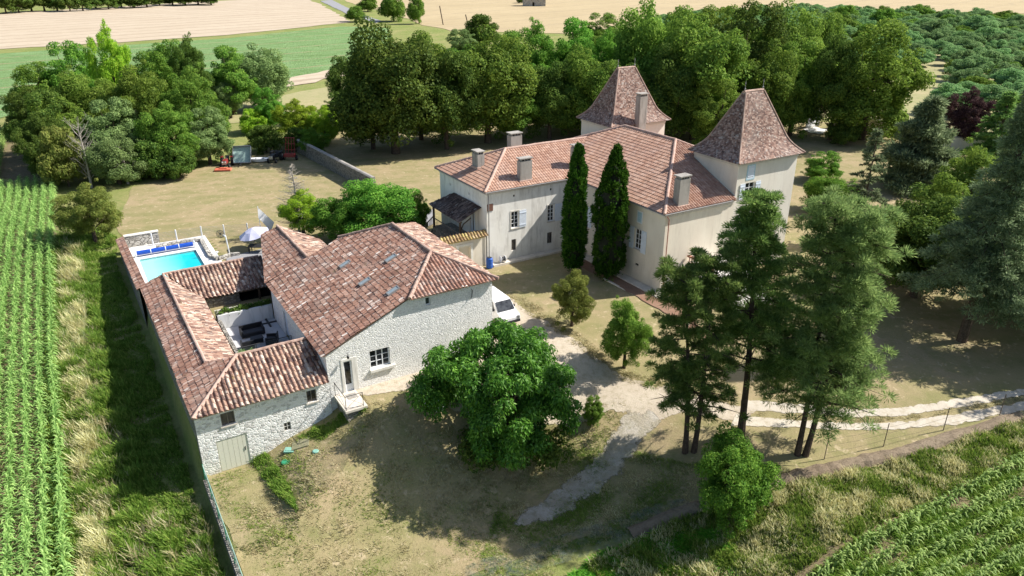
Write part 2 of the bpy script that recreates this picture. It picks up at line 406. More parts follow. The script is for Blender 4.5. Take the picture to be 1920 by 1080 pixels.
M['soil'] = ground_mat('maize field soil', (.22, .17, .10), (.29, .22, .135), (.13, .16, .05), .3, 2, 8, bump=.9, dist=.08, soft=1.0)
M['stubble'] = ground_mat('cut stubble', (.56, .47, .35), (.50, .41, .30), (.45, .36, .26), .04, .35, 2.2, lines=(rad(45), 13.0, (.33, .26, .19), .8, .22), stripes=(rad(45), 5.0, (.40, .32, .23), .6, .1))
M['wheat'] = ground_mat('ripe wheat stubble', (.50, .40, .24), (.43, .34, .20), (.38, .30, .18), .02, .2, 1.2, lines=(rad(43), 26.0, (.34, .27, .17), .7, .12), stripes=(rad(43), 9.0, (.42, .33, .20), .5, .3))
M['crop'] = ground_mat('green crop', (.13, .28, .085), (.10, .23, .06), (.19, .32, .10), .06, .7, 1.6, bump=1, dist=.6, stripes=(rad(48), 2.2, (.28, .30, .13), .6, .08), speck=(.8, (.30, .44, .22), .8), streak=(rad(48), .8, (.26, .38, .17), .8), lines=(rad(48), 15.0, (.30, .27, .14), .9, .09))
M['verge'] = ground_mat('pale grass verge', (.34, .32, .16), (.42, .36, .20), (.26, .28, .11), .06, .5, 2.5)
M['concrete'] = ground_mat('white pool paving', (.80, .79, .76), (.82, .81, .79), (.74, .73, .70), .3, 2, 18, bump=.15)
M['tarmac'] = ground_mat('old tarmac', (.30, .30, .31), (.34, .33, .33), (.26, .26, .26), .3, 2, 10, bump=.2)
M['terrace'] = ground_mat('pale terrace paving', (.58, .57, .58), (.63, .62, .62), (.52, .51, .52), .4, 2, 20, bump=.2)
M['bed'] = ground_mat('reddish flower bed', (.26, .15, .10), (.31, .20, .14), (.20, .13, .09), .5, 2, 10)
M['shade_net'] = None
# ------------------------------------------------------------------ the land
def axis(fine0, fine1, step, lim, extra=()):
    a = list(np.arange(fine0, fine1, step)); d = step
    x = fine1
    while x < lim: a.append(x); d *= 1.35; x += d
    x = fine0; d = step; b = []
    while x > -lim: d *= 1.35; x -= d; b.append(x)
    return np.array(sorted(b + a + list(extra)))
us = axis(-100, -6, .8, 3000, (-41.75, -42.55, -79.45, -79.55)); vs = axis(-14, 76, .8, 3000, (2.75, 3.0, 3.25))
UU, VV = np.meshgrid(us, vs, indexing='ij')
ZZ = hgt(UU, VV)
dist = np.sqrt((UU+60)**2 + (VV-20)**2)
PX = UU*UX+VV*VX; PY = UU*UY+VV*VY
P = np.stack([PX, PY, ZZ], -1).reshape(-1, 3)
ni, nj = UU.shape
idx = np.arange(ni*nj).reshape(ni, nj)
F = np.stack([idx[:-1, :-1], idx[1:, :-1], idx[1:, 1:], idx[:-1, 1:]], -1).reshape(-1, 4)
# a hole where the swimming pool is dug
POOL = (-73.9, -66.2, 3.75, 8.75)
cu = (UU[:-1, :-1]+UU[1:, 1:]).ravel()/2; cv = (VV[:-1, :-1]+VV[1:, 1:]).ravel()/2
keep = ~((cu > POOL[0]-1.2) & (cu < POOL[1]+1.2) & (cv > POOL[2]-.3) & (cv < POOL[3]+1.0))
o = np_mesh('ground', P, F[keep], M['meadow'], smooth=False); tag(o, kind='structure')

def densify(pts, step, jit=0.0, seed=0):
    rnd = random.Random(seed); out = []
    n = len(pts)
    for i in range(n):
        a = pts[i]; b = pts[(i+1) % n]; L = math.hypot(b[0]-a[0], b[1]-a[1]); m = max(1, int(L/step))
        for j in range(m):
            t = j/m; out.append((a[0]+(b[0]-a[0])*t + rnd.uniform(-jit, jit), a[1]+(b[1]-a[1])*t + rnd.uniform(-jit, jit)))
    return out
def inpoly(X, Y, poly):
    r = np.zeros(X.shape, bool); n = len(poly); j = n-1
    for i in range(n):
        xi, yi = poly[i]; xj, yj = poly[j]
        c = ((yi > Y) != (yj > Y)) & (X < (xj-xi)*(Y-yi)/(yj-yi+1e-12)+xi)
        r ^= c; j = i
    return r
def pix(pts, z=None): return [tuple((GT(x, y) if z is None else UN(x, y, z))[:2]) for x, y in pts]
def uvp(pts): return [tuple(W(u, v)[:2]) for u, v in pts]
def sheet(name, pts, off, mat, step=.8, jit=0.0, seed=1, holes=(), kind='structure', flatz=None, ew=.8, fine=None):
    bd = densify(pts, step, jit, seed)
    xs = [p[0] for p in bd]; ys = [p[1] for p in bd]
    gu, gv = np.meshgrid(us, vs, indexing='ij'); X = (gu*UX+gv*VX).ravel(); Y = (gu*UY+gv*VY).ravel()
    s = (X > min(xs)) & (X < max(xs)) & (Y > min(ys)) & (Y < max(ys)); X = X[s]; Y = Y[s]
    if fine:
        gx, gy = np.meshgrid(np.arange(min(xs), max(xs), fine), np.arange(min(ys), max(ys), fine)); X = gx.ravel(); Y = gy.ravel()
    s = inpoly(X, Y, bd); X = X[s]; Y = Y[s]
    if fine:
        bb = np.array(bd); X, Y = (lambda m: (X[m], Y[m]))(np.array([np.min(np.hypot(bb[:, 0]-a, bb[:, 1]-b)) > .12 for a, b in zip(X, Y)], bool))
    verts = [Vector(p) for p in bd] + [Vector((x, y)) for x, y in zip(X, Y)]
    co, ed, fa, *_ = delaunay_2d_cdt(verts, [], [tuple(range(len(bd)))], 1, 1e-5)
    fa = [f for f in fa if len(f) >= 3]
    if holes:
        hs = [h for h in holes]; nf = []
        for f in fa:
            cx = sum(co[i][0] for i in f)/len(f); cy = sum(co[i][1] for i in f)/len(f)
            if not any(inpoly(np.array([cx]), np.array([cy]), h)[0] for h in hs): nf.append(f)
        fa = nf
    V3 = [(c[0], c[1], (HW(c[0], c[1]) if flatz is None else flatz)+off) for c in co]
    me = bpy.data.meshes.new(name); me.from_pydata(V3, [], fa)
    bm = bmesh.new(); bm.from_mesh(me)
    for f in bm.faces:
        if f.normal.z < 0: f.normal_flip()
    loose = [v for v in bm.verts if not v.link_faces]; bmesh.ops.delete(bm, geom=loose, context='VERTS')
    bm.to_mesh(me); bm.free(); me.materials.append(mat)
    bx = np.array([(b[0], b[1]) for b in bd]); at_ = me.attributes.new('edge', 'FLOAT', 'POINT')
    vals = [min(1.0, float(np.min(np.hypot(bx[:, 0]-v.co.x, bx[:, 1]-v.co.y)))/ew) for v in me.vertices]
    at_.data.foreach_set('value', vals)
    ob = bpy.data.objects.new(name, me); col.objects.link(ob)
    if kind: ob['kind'] = kind
    return ob
poolhole = uvp([(POOL[0]-1.9, POOL[2]-.9), (POOL[1]+1.9, POOL[2]-.9), (POOL[1]+1.9, POOL[3]+1.6), (POOL[0]-1.9, POOL[3]+1.6)])
lawn_out = uvp([(-41.2, 3.3), (-30, 3.3), (-20, 3.6)]) + pix([(870, 1085), (1080, 1010), (1300, 955), (1440, 908), (1700, 850), (1925, 778), (2080, 700)]) + \
    [tuple(UN(2250, 330)[:2]), tuple(UN(1900, 268)[:2]), tuple(UN(1640, 238)[:2]), tuple(UN(1500, 225)[:2]), tuple(UN(1150, 235)[:2]), tuple(UN(650, 225)[:2]), tuple(UN(430, 300)[:2]), tuple(UN(250, 350)[:2]), tuple(UN(215, 425)[:2])] + uvp([(-79.2, 3.35), (-60, 3.3), (-50, 3.3), (-42, 3.3)])
sheet('lawn', lawn_out, .03, M['lawn'], 1.0, .12, 3, holes=[poolhole])
# gravel forecourt and drive, the stony path and the white track
gravel = pix([(640, 760), (690, 745), (775, 728), (850, 770), (960, 800), (1080, 800), (1150, 770), (1215, 790), (1300, 775), (1400, 800), (1420, 770), (1330, 745), (1230, 722), (1165, 705), (1110, 665), (1050, 620), (1000, 590), (950, 555), (915, 535), (880, 560), (850, 600), (700, 690), (668, 712)])
sheet('gravel_drive', gravel, .055, M['gravel'], .7, .16, 5, ew=.6, fine=.45)
path = pix([(1215, 770), (1180, 770), (1150, 810), (1120, 850), (1060, 905), (1000, 945), (955, 985), (975, 995), (1040, 975), (1110, 935), (1165, 885), (1205, 835), (1235, 790)])
sheet('stony_path', path, .075, M['path'], .6, .2, 6, ew=1.1, fine=.4)
tr1 = pix([(1390, 748), (1480, 757), (1600, 768), (1700, 764), (1800, 748), (1930, 728), (1930, 742), (1800, 766), (1700, 780), (1600, 784), (1480, 776), (1390, 770)])
tr2 = pix([(1380, 778), (1480, 788), (1600, 795), (1700, 792), (1800, 776), (1930, 752), (1930, 770), (1800, 796), (1700, 806), (1600, 808), (1480, 803), (1370, 800)])
sheet('track', tr1, .06, M['track'], .5, .1, 7, ew=.4, fine=.28); sheet('track', tr2, .06, M['track'], .5, .1, 8, ew=.4, fine=.28)
# yard lane behind the wood store, flower bed, pool yard, far fields
sheet('lane', [tuple(UN(x, y)[:2]) for x, y in [(760, 408), (815, 392), (815, 420), (770, 440)]], .07, M['tarmac'], .6, .1)
sheet('flower_bed', pix([(1098, 485), (1130, 503), (1215, 548), (1300, 600), (1330, 640), (1290, 620), (1215, 570), (1140, 528), (1085, 500)]), .09, M['bed'], .6, .08, 4)
FZ = 0.12
def far(name, px, mat, off=FZ, seed=0, step=8, jit=1.2): return sheet(name, [tuple(UN(x, y)[:2]) for x, y in px], off, mat, step, jit, seed)
far('stubble_field', [(-500, 118), (0, 93), (220, 80), (430, 66), (655, 42), (640, 30), (600, 8), (560, -6), (300, 8), (0, 26), (-500, 60)], M['stubble'], .12, 1)
far('crop_field', [(-300, 255), (0, 222), (60, 205), (130, 190), (300, 190), (540, 148), (690, 123), (735, 75), (728, 52), (640, 50), (430, 72), (220, 86), (0, 101), (-400, 122)], M['crop'], .10, 2, 5, .5)
far('stubble_strip', [(540, 165), (660, 140), (705, 128), (700, 122), (655, 124), (540, 147)], M['stubble'], .14, 3, 4)
far('grass_verge', [(430, 230), (700, 215), (700, 150), (560, 172), (520, 185), (420, 200)], M['verge'], .06, 4, 4)
far('wheat_field', [(790, 48), (850, 58), (1000, 62), (1180, 66), (1300, 40), (1500, 22), (1920, 26), (2600, 60), (2600, -20), (1920, -45), (1200, -50), (700, -42), (640, -20), (650, 4), (720, 22), (780, 40)], M['wheat'], .10, 5)
far('farm_lane', [(600, 2), (622, 0), (665, 22), (715, 40), (705, 44), (650, 26)], M['tarmac'], .16, 6, 5, .3)
far('orchard_ground', [(1500, 215), (1640, 232), (1920, 262), (2300, 320), (2600, 120), (1920, 32), (1500, 28), (1320, 50), (1200, 90), (1400, 150)], M['verge'], .07, 9)
# maize soil
mz_left = uvp([(-24, -14), (-24, -4.4), (-42.4, -4.15), (-49, -3.9), (-60, -3.8), (-70, -3.35), (-85, -2.6), (-99, -2.0), (-112, -3.2), (-150, -6.5), (-150, -40), (-24, -22)])
sheet('maize_soil', mz_left, .05, M['soil'], 1.2, .15, 10)
mz_right = pix([(1430, 1100), (1520, 1040), (1700, 950), (1860, 885), (1940, 855), (2100, 800), (2100, 1100)])
sheet('maize_soil', mz_right, .05, M['soil'], 1.0, .15, 11)
# ------------------------------------------------------------------ building helpers
def uvz(p): return W(*p)
def roof_tiles(name, poly, mat, parent, pitch=.24, course=.38, amp=.045, step=.03, nseg=6, rough=.5, seed=0, thick=.10, rest=.0):
    """rows of half-round tiles over one roof slope; poly = corners (u,v,z), convex"""
    P = [uvz(p) for p in poly]
    n = Vector((0, 0, 0))
    for i in range(len(P)): n += (P[i]-P[0]).cross(P[(i+1) % len(P)]-P[0])
    n.normalize()
    if n.z < 0: n = -n
    dn = (Vector((0, 0, -1)) + n*n.z).normalized(); ac = n.cross(dn).normalized()
    O = P[0]; S = [(p-O).dot(ac) for p in P]; T = [(p-O).dot(dn) for p in P]
    s0, s1, t0, t1 = min(S)-pitch, max(S)+pitch, min(T)-course, max(T)+course
    nc = int((s1-s0)/pitch)+1; nr = int((t1-t0)/course)+1
    rs = np.random.RandomState(seed)
    bm = bmesh.new(); uvl = bm.loops.layers.uv.new('UVMap')
    ph = [0, .18, .36, .5, .64, .82]
    if nseg == 4: ph = [0, .25, .5, .75]
    def prof(p):                     # cover tile in the middle, channel at the sides
        return amp*(math.cos((p-.5)*2*math.pi)*.5+.5)**.65*1.6 - amp*.5
    colw = rs.uniform(-1, 1, nc+1); roww = rs.uniform(-1, 1, nr+2)
    jit = rs.uniform(-1, 1, (nc+1, nr+2)); jl = rs.uniform(-1, 1, (nc+1, nr+2))
    grid = {}
    cols = [(c, p) for c in range(nc) for p in ph] + [(nc, 0)]
    for ci, (c, p) in enumerate(cols):
        cover = .2 < p < .8
        for r in range(nr):
            for e in (0, 1):
                tt = t0 + (r+e)*course + (rough*.06*(colw[c] + .6*jl[c, r+e]) if cover else 0)
                hh = prof(p) + (step*e) + rough*.012*jit[c, r]*(1 if cover else 0)
                ss = s0 + (c+p)*pitch + rough*.02*roww[r+e] + rough*.012*jit[c, r]*(1 if cover else 0)
                if rough > .4: hh += .035*math.sin(ss*.9+seed)*math.cos(tt*.8+seed*2)+.02*math.sin(ss*2.3+tt*1.7)-.01
                grid[ci, r, e] = bm.verts.new(O + ac*ss + dn*tt + n*(hh+.035))
    def uvset(f, c, r, k):
        for l in f.loops: l[uvl].uv = (c*2 + (1 if k else 0) + .5, r+.5)
    for ci in range(len(cols)-1):
        c, p = cols[ci]; k = .1 < p < .7
        for r in range(nr):
            f = bm.faces.new((grid[ci, r, 0], grid[ci+1, r, 0], grid[ci+1, r, 1], grid[ci, r, 1])); uvset(f, c, r, k)
            if r+1 < nr:
                f = bm.faces.new((grid[ci, r, 1], grid[ci+1, r, 1], grid[ci+1, r+1, 0], grid[ci, r+1, 0])); uvset(f, c, r, k)
    ctr = sum(P, Vector())/len(P)
    for i in range(len(P)):
        a, b = P[i], P[(i+1) % len(P)]
        pn = (b-a).cross(n).normalized()
        if (ctr-a).dot(pn) > 0: pn = -pn
        bmesh.ops.bisect_plane(bm, geom=bm.verts[:]+bm.edges[:]+bm.faces[:], plane_co=a, plane_no=pn, clear_outer=True)
    # timber and mortar under the tiles
    Q_ = [p + (ctr-p).normalized()*(.2 if rough > .4 else .0) for p in P]
    base = [bm.verts.new(p - n*thick) for p in Q_]; topv = [bm.verts.new(p - n*.012) for p in Q_]
    fs = [bm.faces.new(base), bm.faces.new(topv)]
    for i in range(len(P)):
        j = (i+1) % len(P); fs.append(bm.faces.new((base[i], base[j], topv[j], topv[i])))
    for f in fs:
        for l in f.loops: l[uvl].uv = (3.5, 2.5)
    off = worldloc(parent)
    bmesh.ops.translate(bm, verts=bm.verts[:], vec=-off)
    for f in bm.faces[:-len(P)-2]:
        pass
    me = bpy.data.meshes.new(name); bm.to_mesh(me); bm.free(); me.materials.append(mat)
    o = bpy.data.objects.new(name, me); col.objects.link(o); o.parent = parent
    return o
def ridge(name, a, b, parent, mat, r=.14, seed=0):
    a = uvz(a); b = uvz(b); L = (b-a).length; n = max(2, int(L/.42)); rs = random.Random(seed)
    mb = MB(); d = (b-a)/n
    for i in range(n):
        p = a + d*i; j = Vector((rs.uniform(-.012, .012), rs.uniform(-.012, .012), rs.uniform(-.01, .015)))
        mb.tube([p+j, p+d*1.08+j], [r*.92, r*1.06], 8)
    return mb.build(name, mat, parent)
def wallface(mb, p0, p1, zb, top, openings=(), inn=None, depth=.22, dst=0):
    """wall from p0 to p1 (site u,v); top = [(t,z)...] profile; openings = (t0,t1,z0,z1)"""
    (ua, va), (ub, vb) = p0, p1; L = math.hypot(ub-ua, vb-va)
    du, dv = (ub-ua)/L, (vb-va)/L
    if inn is None: inn = (-dv, du)
    if not isinstance(top, (list, tuple)): top = [(0, top), (L, top)]
    tx = sorted(set([0, L] + [t for t, z in top if 0 < t < L] + [q for o in openings for q in o[:2]]))
    fz = lambda t: float(np.interp(t, [q[0] for q in top], [q[1] for q in top]))
    pt = lambda t, z, d=0: W(ua+du*t+inn[0]*d, va+dv*t+inn[1]*d, z)
    for a, b in zip(tx[:-1], tx[1:]):
        m = (a+b)/2; cuts = sorted([(o[2], o[3]) for o in openings if o[0] <= m <= o[1]])
        z = zb
        for c0, c1 in cuts: mb.quad(pt(a, z), pt(b, z), pt(b, c0), pt(a, c0)); z = c1
        mb.quad(pt(a, z), pt(b, z), pt(b, fz(b)), pt(a, fz(a)))
    for o in openings:
        a, b, c0, c1 = o[:4]; d = depth
        mb.quad(pt(a, c0), pt(b, c0), pt(b, c0, d), pt(a, c0, d)); mb.quad(pt(a, c1), pt(b, c1), pt(b, c1, d), pt(a, c1, d))
        mb.quad(pt(a, c0), pt(a, c1), pt(a, c1, d), pt(a, c0, d)); mb.quad(pt(b, c0), pt(b, c1), pt(b, c1, d), pt(b, c0, d))
        mb.quad(pt(a-.3, c0-.3, d+.02), pt(b+.3, c0-.3, d+.02), pt(b+.3, c1+.3, d+.02), pt(a-.3, c1+.3, d+.02))
class Facade:
    """one wall plane: t runs along p0->p1, d is outward"""
    def __init__(s, p0, p1, inn=None):
        L = math.hypot(p1[0]-p0[0], p1[1]-p0[1]); s.p0 = p0; s.d = ((p1[0]-p0[0])/L, (p1[1]-p0[1])/L)
        s.inn = inn or (-s.d[1], s.d[0])
    def pt(s, t, z, d=0): return W(s.p0[0]+s.d[0]*t-s.inn[0]*d, s.p0[1]+s.d[1]*t-s.inn[1]*d, z)
    def box(s, mb, t0, t1, z0, z1, d0, d1):
        return mb.hexa([s.pt(t0, z0, d0), s.pt(t1, z0, d0), s.pt(t1, z0, d1), s.pt(t0, z0, d1), s.pt(t0, z1, d0), s.pt(t1, z1, d0), s.pt(t1, z1, d1), s.pt(t0, z1, d1)])
    def window(s, parent, t0, t1, z0, z1, cols=2, rows=3, bar=.035, fr=.07, depth=.13, mat=None, sill=True, name='window'):
        mb = MB(); w = mat or M['white_paint']
        s.box(mb, t0, t0+fr, z0, z1, -depth-.04, -depth+.03); s.box(mb, t1-fr, t1, z0, z1, -depth-.04, -depth+.03)
        s.box(mb, t0+fr, t1-fr, z1-fr, z1, -depth-.04, -depth+.03); s.box(mb, t0+fr, t1-fr, z0, z0+fr, -depth-.04, -depth+.03)
        for i in range(1, cols):
            c = t0+fr+(t1-t0-2*fr)*i/cols; s.box(mb, c-fr*.45, c+fr*.45, z0+fr, z1-fr, -depth-.03, -depth+.028)
        for j in range(1, rows):
            zz = z0+fr+(z1-z0-2*fr)*j/rows; s.box(mb, t0+fr, t1-fr, zz-bar/2, zz+bar/2, -depth-.02, -depth+.02)
        o = mb.build(name, w, parent)
        g = MB(); g.quad(s.pt(t0+.01, z0+.01, -depth-.015), s.pt(t1-.01, z0+.01, -depth-.015), s.pt(t1-.01, z1-.01, -depth-.015), s.pt(t0+.01, z1-.01, -depth-.015)).build('pane', M['glass'], o)
        if sill:
            q = MB(); s.box(q, t0-.08, t1+.08, z0-.09, z0-.003, -.12, .07); q.build('sill', M['slab'], o)
        return o
    def shutter(s, parent, t0, t1, z0, z1, mat, d=.05, name='shutter'):
        mb = MB(); n = max(2, int((t1-t0)/.14)); wd = (t1-t0)/n
        for i in range(n): s.box(mb, t0+i*wd+.006, t0+(i+1)*wd-.006, z0, z1, d-.02, d+.012)
        for zz in (z0+.2, z1-.3): s.box(mb, t0+.01, t1-.01, zz, zz+.1, d+.013, d+.035)
        return mb.build(name, mat, parent)

# ------------------------------------------------------------------ the big stone barn
barn = empty('stone_barn', W(-48, 17, 0), 'large white rubble stone barn with broad old tile roof, its gable facing the walnut tree', 'barn')
F1 = Facade((-41.55, 11.3), (-41.55, 23.35), inn=(-1, 0))
SL = .4415
def zs(v): return 3.05+SL*(v-11.05)
t_of = lambda v: v-11.3
op = [(t_of(12.36), t_of(12.92), 0.02, 2.33), (t_of(14.16), t_of(15.56), 1.22, 2.55), (t_of(18.3), t_of(18.66), 4.85, 5.4)]
mb = MB()
wallface(mb, (-41.55, 11.3), (-41.55, 23.35), -1.5, [(0, zs(11.3)-.12), (t_of(17.2), 5.62), (t_of(23.35), 5.62)], op, (-1, 0), .26)
wallface(mb, (-41.55, 23.35), (-54.9, 23.35), -.5, 5.62, [], (0, -1))
wallface(mb, (-54.9, 23.35), (-54.9, 11.3), -.5, [(0, 5.62), (6.15, 5.62), (12.05, zs(11.3)-.12)], [], (1, 0))
wallface(mb, (-54.9, 11.3), (-41.55, 11.3), -1.5, zs(11.3)-.12, [(3.2, 4.1, .0, 2.1)], (0, 1))
mb.build('wall', M['stone_white'], barn, fix=False)
F1.window(barn, *op[1][:2], 1.22, 2.55, cols=3, rows=3, depth=.17, fr=.075)
F1.window(barn, *op[2][:2], 4.85, 5.4, cols=1, rows=1, fr=.04, depth=.17, sill=False)
q = MB(); F1.box(q, op[1][0]-.05, op[1][1]+.3, 1.02, 1.2, -.1, .16); q.build('sill', M['plaster_white'], barn)
q = MB()                       # door: white frame, full glass above a solid panel
a, b = op[0][:2]
F1.box(q, a, a+.08, .02, 2.3, -.17, -.10); F1.box(q, b-.08, b, .02, 2.3, -.17, -.10); F1.box(q, a+.08, b-.08, 2.2, 2.3, -.17, -.10); F1.box(q, a+.08, b-.08, .02, .55, -.17, -.10)
d = q.build('door', M['white_paint'], barn)
q = MB(); q.quad(F1.pt(a+.05, .5, -.15), F1.pt(b-.05, .5, -.15), F1.pt(b-.05, 2.25, -.15), F1.pt(a+.05, 2.25, -.15)).build('pane', M['glass'], d)
q = MB(); F1.box(q, b-.14, b-.11, 1.0, 1.12, -.099, -.06); q.build('handle', M['iron'], d)
q = MB(); F1.box(q, a-.16, a, .02, 2.48, -.05, .03); F1.box(q, b, b+.34, .02, 2.48, -.05, .03); F1.box(q, a, b, 2.33, 2.48, -.05, .03); q.build('door_surround', M['plaster_white'], barn)
q = MB(); c = (a+b)/2          # lantern over the door
q.tube([F1.pt(c, 2.85, .03), F1.pt(c, 2.95, .2), F1.pt(c, 2.86, .28)], .015, 5); q.lathe([(.02, .02), (.10, -.04), (.07, -.22), (.02, -.25)], F1.pt(c, 2.84, .28), 6)
q.build('wall_lantern', M['iron'], barn)
q = MB(); q.tube([F1.pt(t_of(21.75), 5.25, .0), F1.pt(t_of(21.75), 5.22, .09), F1.pt(t_of(21.7), 4.75, .1), F1.pt(t_of(21.6), 4.7, .18)], .03, 6); q.build('wall_anchor', M['iron'], barn)
q = MB(); T = Facade((-54.9, 11.3), (-41.55, 11.3), inn=(0, 1)); T.box(q, 3.2, 4.1, 0, 2.1, -.17, -.12)
for i in range(4): T.box(q, 3.25+i*.21, 3.42+i*.21, .1, 2.0, -.119, -.10)
q.build('terrace_door', M['blue_white'], barn)
R = [(-41.35, 11.02), (-54.95, 11.02)]
roof_tiles('roof', [(-41.38, 11.02, zs(11.02)), (-54.95, 11.02, zs(11.02)), (-54.95, 17.05, zs(17.05)), (-51.75, 20.35, zs(20.35)), (-44.85, 20.35, zs(20.35)), (-41.38, 17.1, zs(17.1))], M['tile_old'], barn, seed=1, rough=1.0)
ze = zs(20.35)-SL*(23.65-20.35)
roof_tiles('roof', [(-41.2, 17.0, zs(17.05)-.03), (-44.85, 20.35, zs(20.35)), (-41.2, 23.7, ze-.02)], M['tile_old'], barn, seed=2, amp=.06, pitch=.27, rough=.8)
roof_tiles('roof', [(-44.85, 20.35, zs(20.35)), (-51.75, 20.35, zs(20.35)), (-55.1, 23.7, ze), (-41.2, 23.7, ze)], M['tile_gold'], barn, seed=3, rough=.8)
roof_tiles('roof', [(-51.75, 20.35, zs(20.35)), (-55.0, 17.05, zs(17.05)), (-55.1, 23.7, ze)], M['tile_old'], barn, seed=4)
ridge('ridge_tiles', (-44.85, 20.35, zs(20.35)+.06), (-51.75, 20.35, zs(20.35)+.06), barn, M['ridge'], .13, 1)
ridge('ridge_tiles', (-44.85, 20.35, zs(20.35)+.06), (-41.3, 17.1, zs(17.1)+.06), barn, M['ridge'], .13, 2)
ridge('ridge_tiles', (-44.85, 20.35, zs(20.35)+.06), (-41.25, 23.66, ze+.06), barn, M['ridge'], .13, 3)
ridge('ridge_tiles', (-51.75, 20.35, zs(20.35)+.06), (-54.95, 17.05, zs(17.05)+.06), barn, M['ridge'], .12, 4)
nrm = Vector((0, 0, 1))
for px, py in ((648, 497), (734, 486), (685, 530), (738, 547)):       # four small roof lights
    A = W(-41.38, 11.02, zs(11.02)); e1 = W(-1, 0) ; n = Vector((-SL*VX, -SL*VY, 1)).normalized()
    r = ray(px, py); t = n.dot(A-Vector((0, 0, HC)))/n.dot(r); p = Vector((0, 0, HC))+r*t
    up = (W(0, 1, SL)).normalized(); ac = W(1, 0).normalized()
    q = MB(); cs = [(-.22, -.42), (.22, -.42), (.22, .42), (-.22, .42)]
    def rect(cs, h0, h1):
        return [p+ac*a+up*b+n*h0 for a, b in cs]+[p+ac*a+up*b+n*h1 for a, b in cs]
    for a0, a1, b0, b1 in ((-.24, .24, -.46, -.38), (-.24, .24, .38, .46), (-.24, -.17, -.38, .38), (.17, .24, -.38, .38)):
        q.hexa(rect([(a0, b0), (a1, b0), (a1, b1), (a0, b1)], .0, .16))
    o = q.build('roof_window', M['zinc'], barn)
    g = MB(); g.hexa(rect([(-.17, -.38), (.17, -.38), (.17, .38), (-.17, .38)], .10, .135)); gm = g.build('pane', flat('grey roof light glass', (.30, .36, .38), .15, .8, var=.1), o)

# annexe roofed against the barn's back corner
ann = empty('barn_annexe', W(-58, 14.5, 0), 'low annexe with a gabled old tile roof joined to the big barn', 'annexe')
mb = MB()
wallface(mb, (-54.95, 11.25), (-63.7, 13.1), -.3, [(0, 2.95), (8.9, 3.85)], [], (0, 1))
wallface(mb, (-63.5, 13.1), (-63.0, 17.3), -.3, [(0, 3.85), (1.3, 4.4), (4.2, 3.1)], [], (1, 0))
wallface(mb, (-63.0, 17.3), (-54.95, 17.3), -.3, 3.1, [], (0, -1)); mb.build('wall', M['stone_grey'], ann, fix=False)
roof_tiles('roof', [(-54.97, 10.95, 3.03), (-63.9, 12.98, 3.92), (-63.6, 14.4, 4.53), (-54.97, 14.4, 4.53)], M['tile_old'], ann, seed=5, rough=1.0)
roof_tiles('roof', [(-54.97, 14.4, 4.53), (-63.6, 14.4, 4.53), (-62.3, 17.6, 3.12), (-54.97, 17.6, 3.12)], M['tile_gold'], ann, seed=6)
ridge('ridge_tiles', (-54.9, 14.4, 4.6), (-63.6, 14.4, 4.6), ann, M['ridge'], .12, 5)

# ------------------------------------------------------------------ low outbuilding round the courtyard
low = empty('outbuilding', W(-45, 5, -3), 'low farm outbuilding round the courtyard with old tile roofs and a cream garage door', 'outbuilding')
F2 = Facade((-41.45, 3.15), (-41.45, 11.3), inn=(-1, 0)); tt = lambda v: v-3.15
op2 = [(tt(4.6), tt(5.4), .18, 1.06), (tt(9.8), tt(10.42), .12, .98), (tt(8.15), tt(8.6), -1.42, -.82), (tt(4.1), tt(5.9), -3.02, -.72)]
mb = MB()
wallface(mb, (-41.45, 3.15), (-41.45, 11.3), -4, 1.28, op2, (-1, 0), .2)
mb.build('wall', M['stone_low'], low, fix=False)
mb = MB()
wallface(mb, (-63.6, 3.0), (-41.45, 3.15), -4.5, 1.3, [], (0, 1))
wallface(mb, (-63.4, 3.0), (-63.4, 7), -.5, [(0, 1.3), (1.7, 2.0), (4, 1.0)], [], (1, 0))
wallface(mb, (-63.4, 7), (-47.7, 7.1), -.5, 1.0, [], (0, -1))
wallface(mb, (-44.9, 11.3), (-44.9, 6.55), -.5, 2.68, [], (1, 0)); wallface(mb, (-44.9, 6.55), (-46.3, 4.85), -.5, [(0, 2.68), (2.2, 2.0)], [], (1, 0))
wallface(mb, (-46.3, 4.85), (-47.6, 7.0), -.5, [(0, 2.0), (2.5, 1.05)], [], (1, 0))
mb.build('wall', M['stone_grey'], low, fix=False)
F2.window(low, op2[0][0], op2[0][1], .18, 1.06, cols=2, rows=1, mat=M['wood_grey'], fr=.05)
F2.window(low, op2[1][0], op2[1][1], .12, .98, cols=2, rows=1, mat=M['wood_grey'], fr=.05)
F2.window(low, op2[2][0], op2[2][1], -1.42, -.82, cols=2, rows=2, mat=M['plaster_white'], fr=.04, depth=.06, sill=False)
q = MB(); a, b = op2[3][:2]; F2.box(q, a+.0, b, -3.02, -.72, -.12, -.05)
for i in range(6): F2.box(q, a+.06+i*.29, a+.33+i*.29, -2.95, -.8, -.049, -.035)
d = q.build('garage_door', M['cream_door'], low); q = MB(); F2.box(q, b-.22, b-.18, -1.9, -1.65, -.034, .01); q.build('handle', M['iron'], d)
q = MB(); F2.box(q, a-.25, b+.3, -3.2, -3.03, -.1, .35); q.build('threshold', M['slab'], low)
Ca, Cb = (-41.05, 3.02, 1.38), (-41.05, 11.22, 1.38)
roof_tiles('roof', [Ca, (-44.9, 6.55, 2.8), (-44.9, 11.28, 2.8), Cb], M['tile_gold'], low, pitch=.30, course=.42, amp=.085, step=.04, seed=7, rough=.9)
roof_tiles('roof', [Ca, (-44.9, 6.55, 2.8), (-46.35, 4.88, 2.13), (-46.35, 3.0, 1.37)], M['tile_old'], low, seed=8, rough=1.2, course=.40)
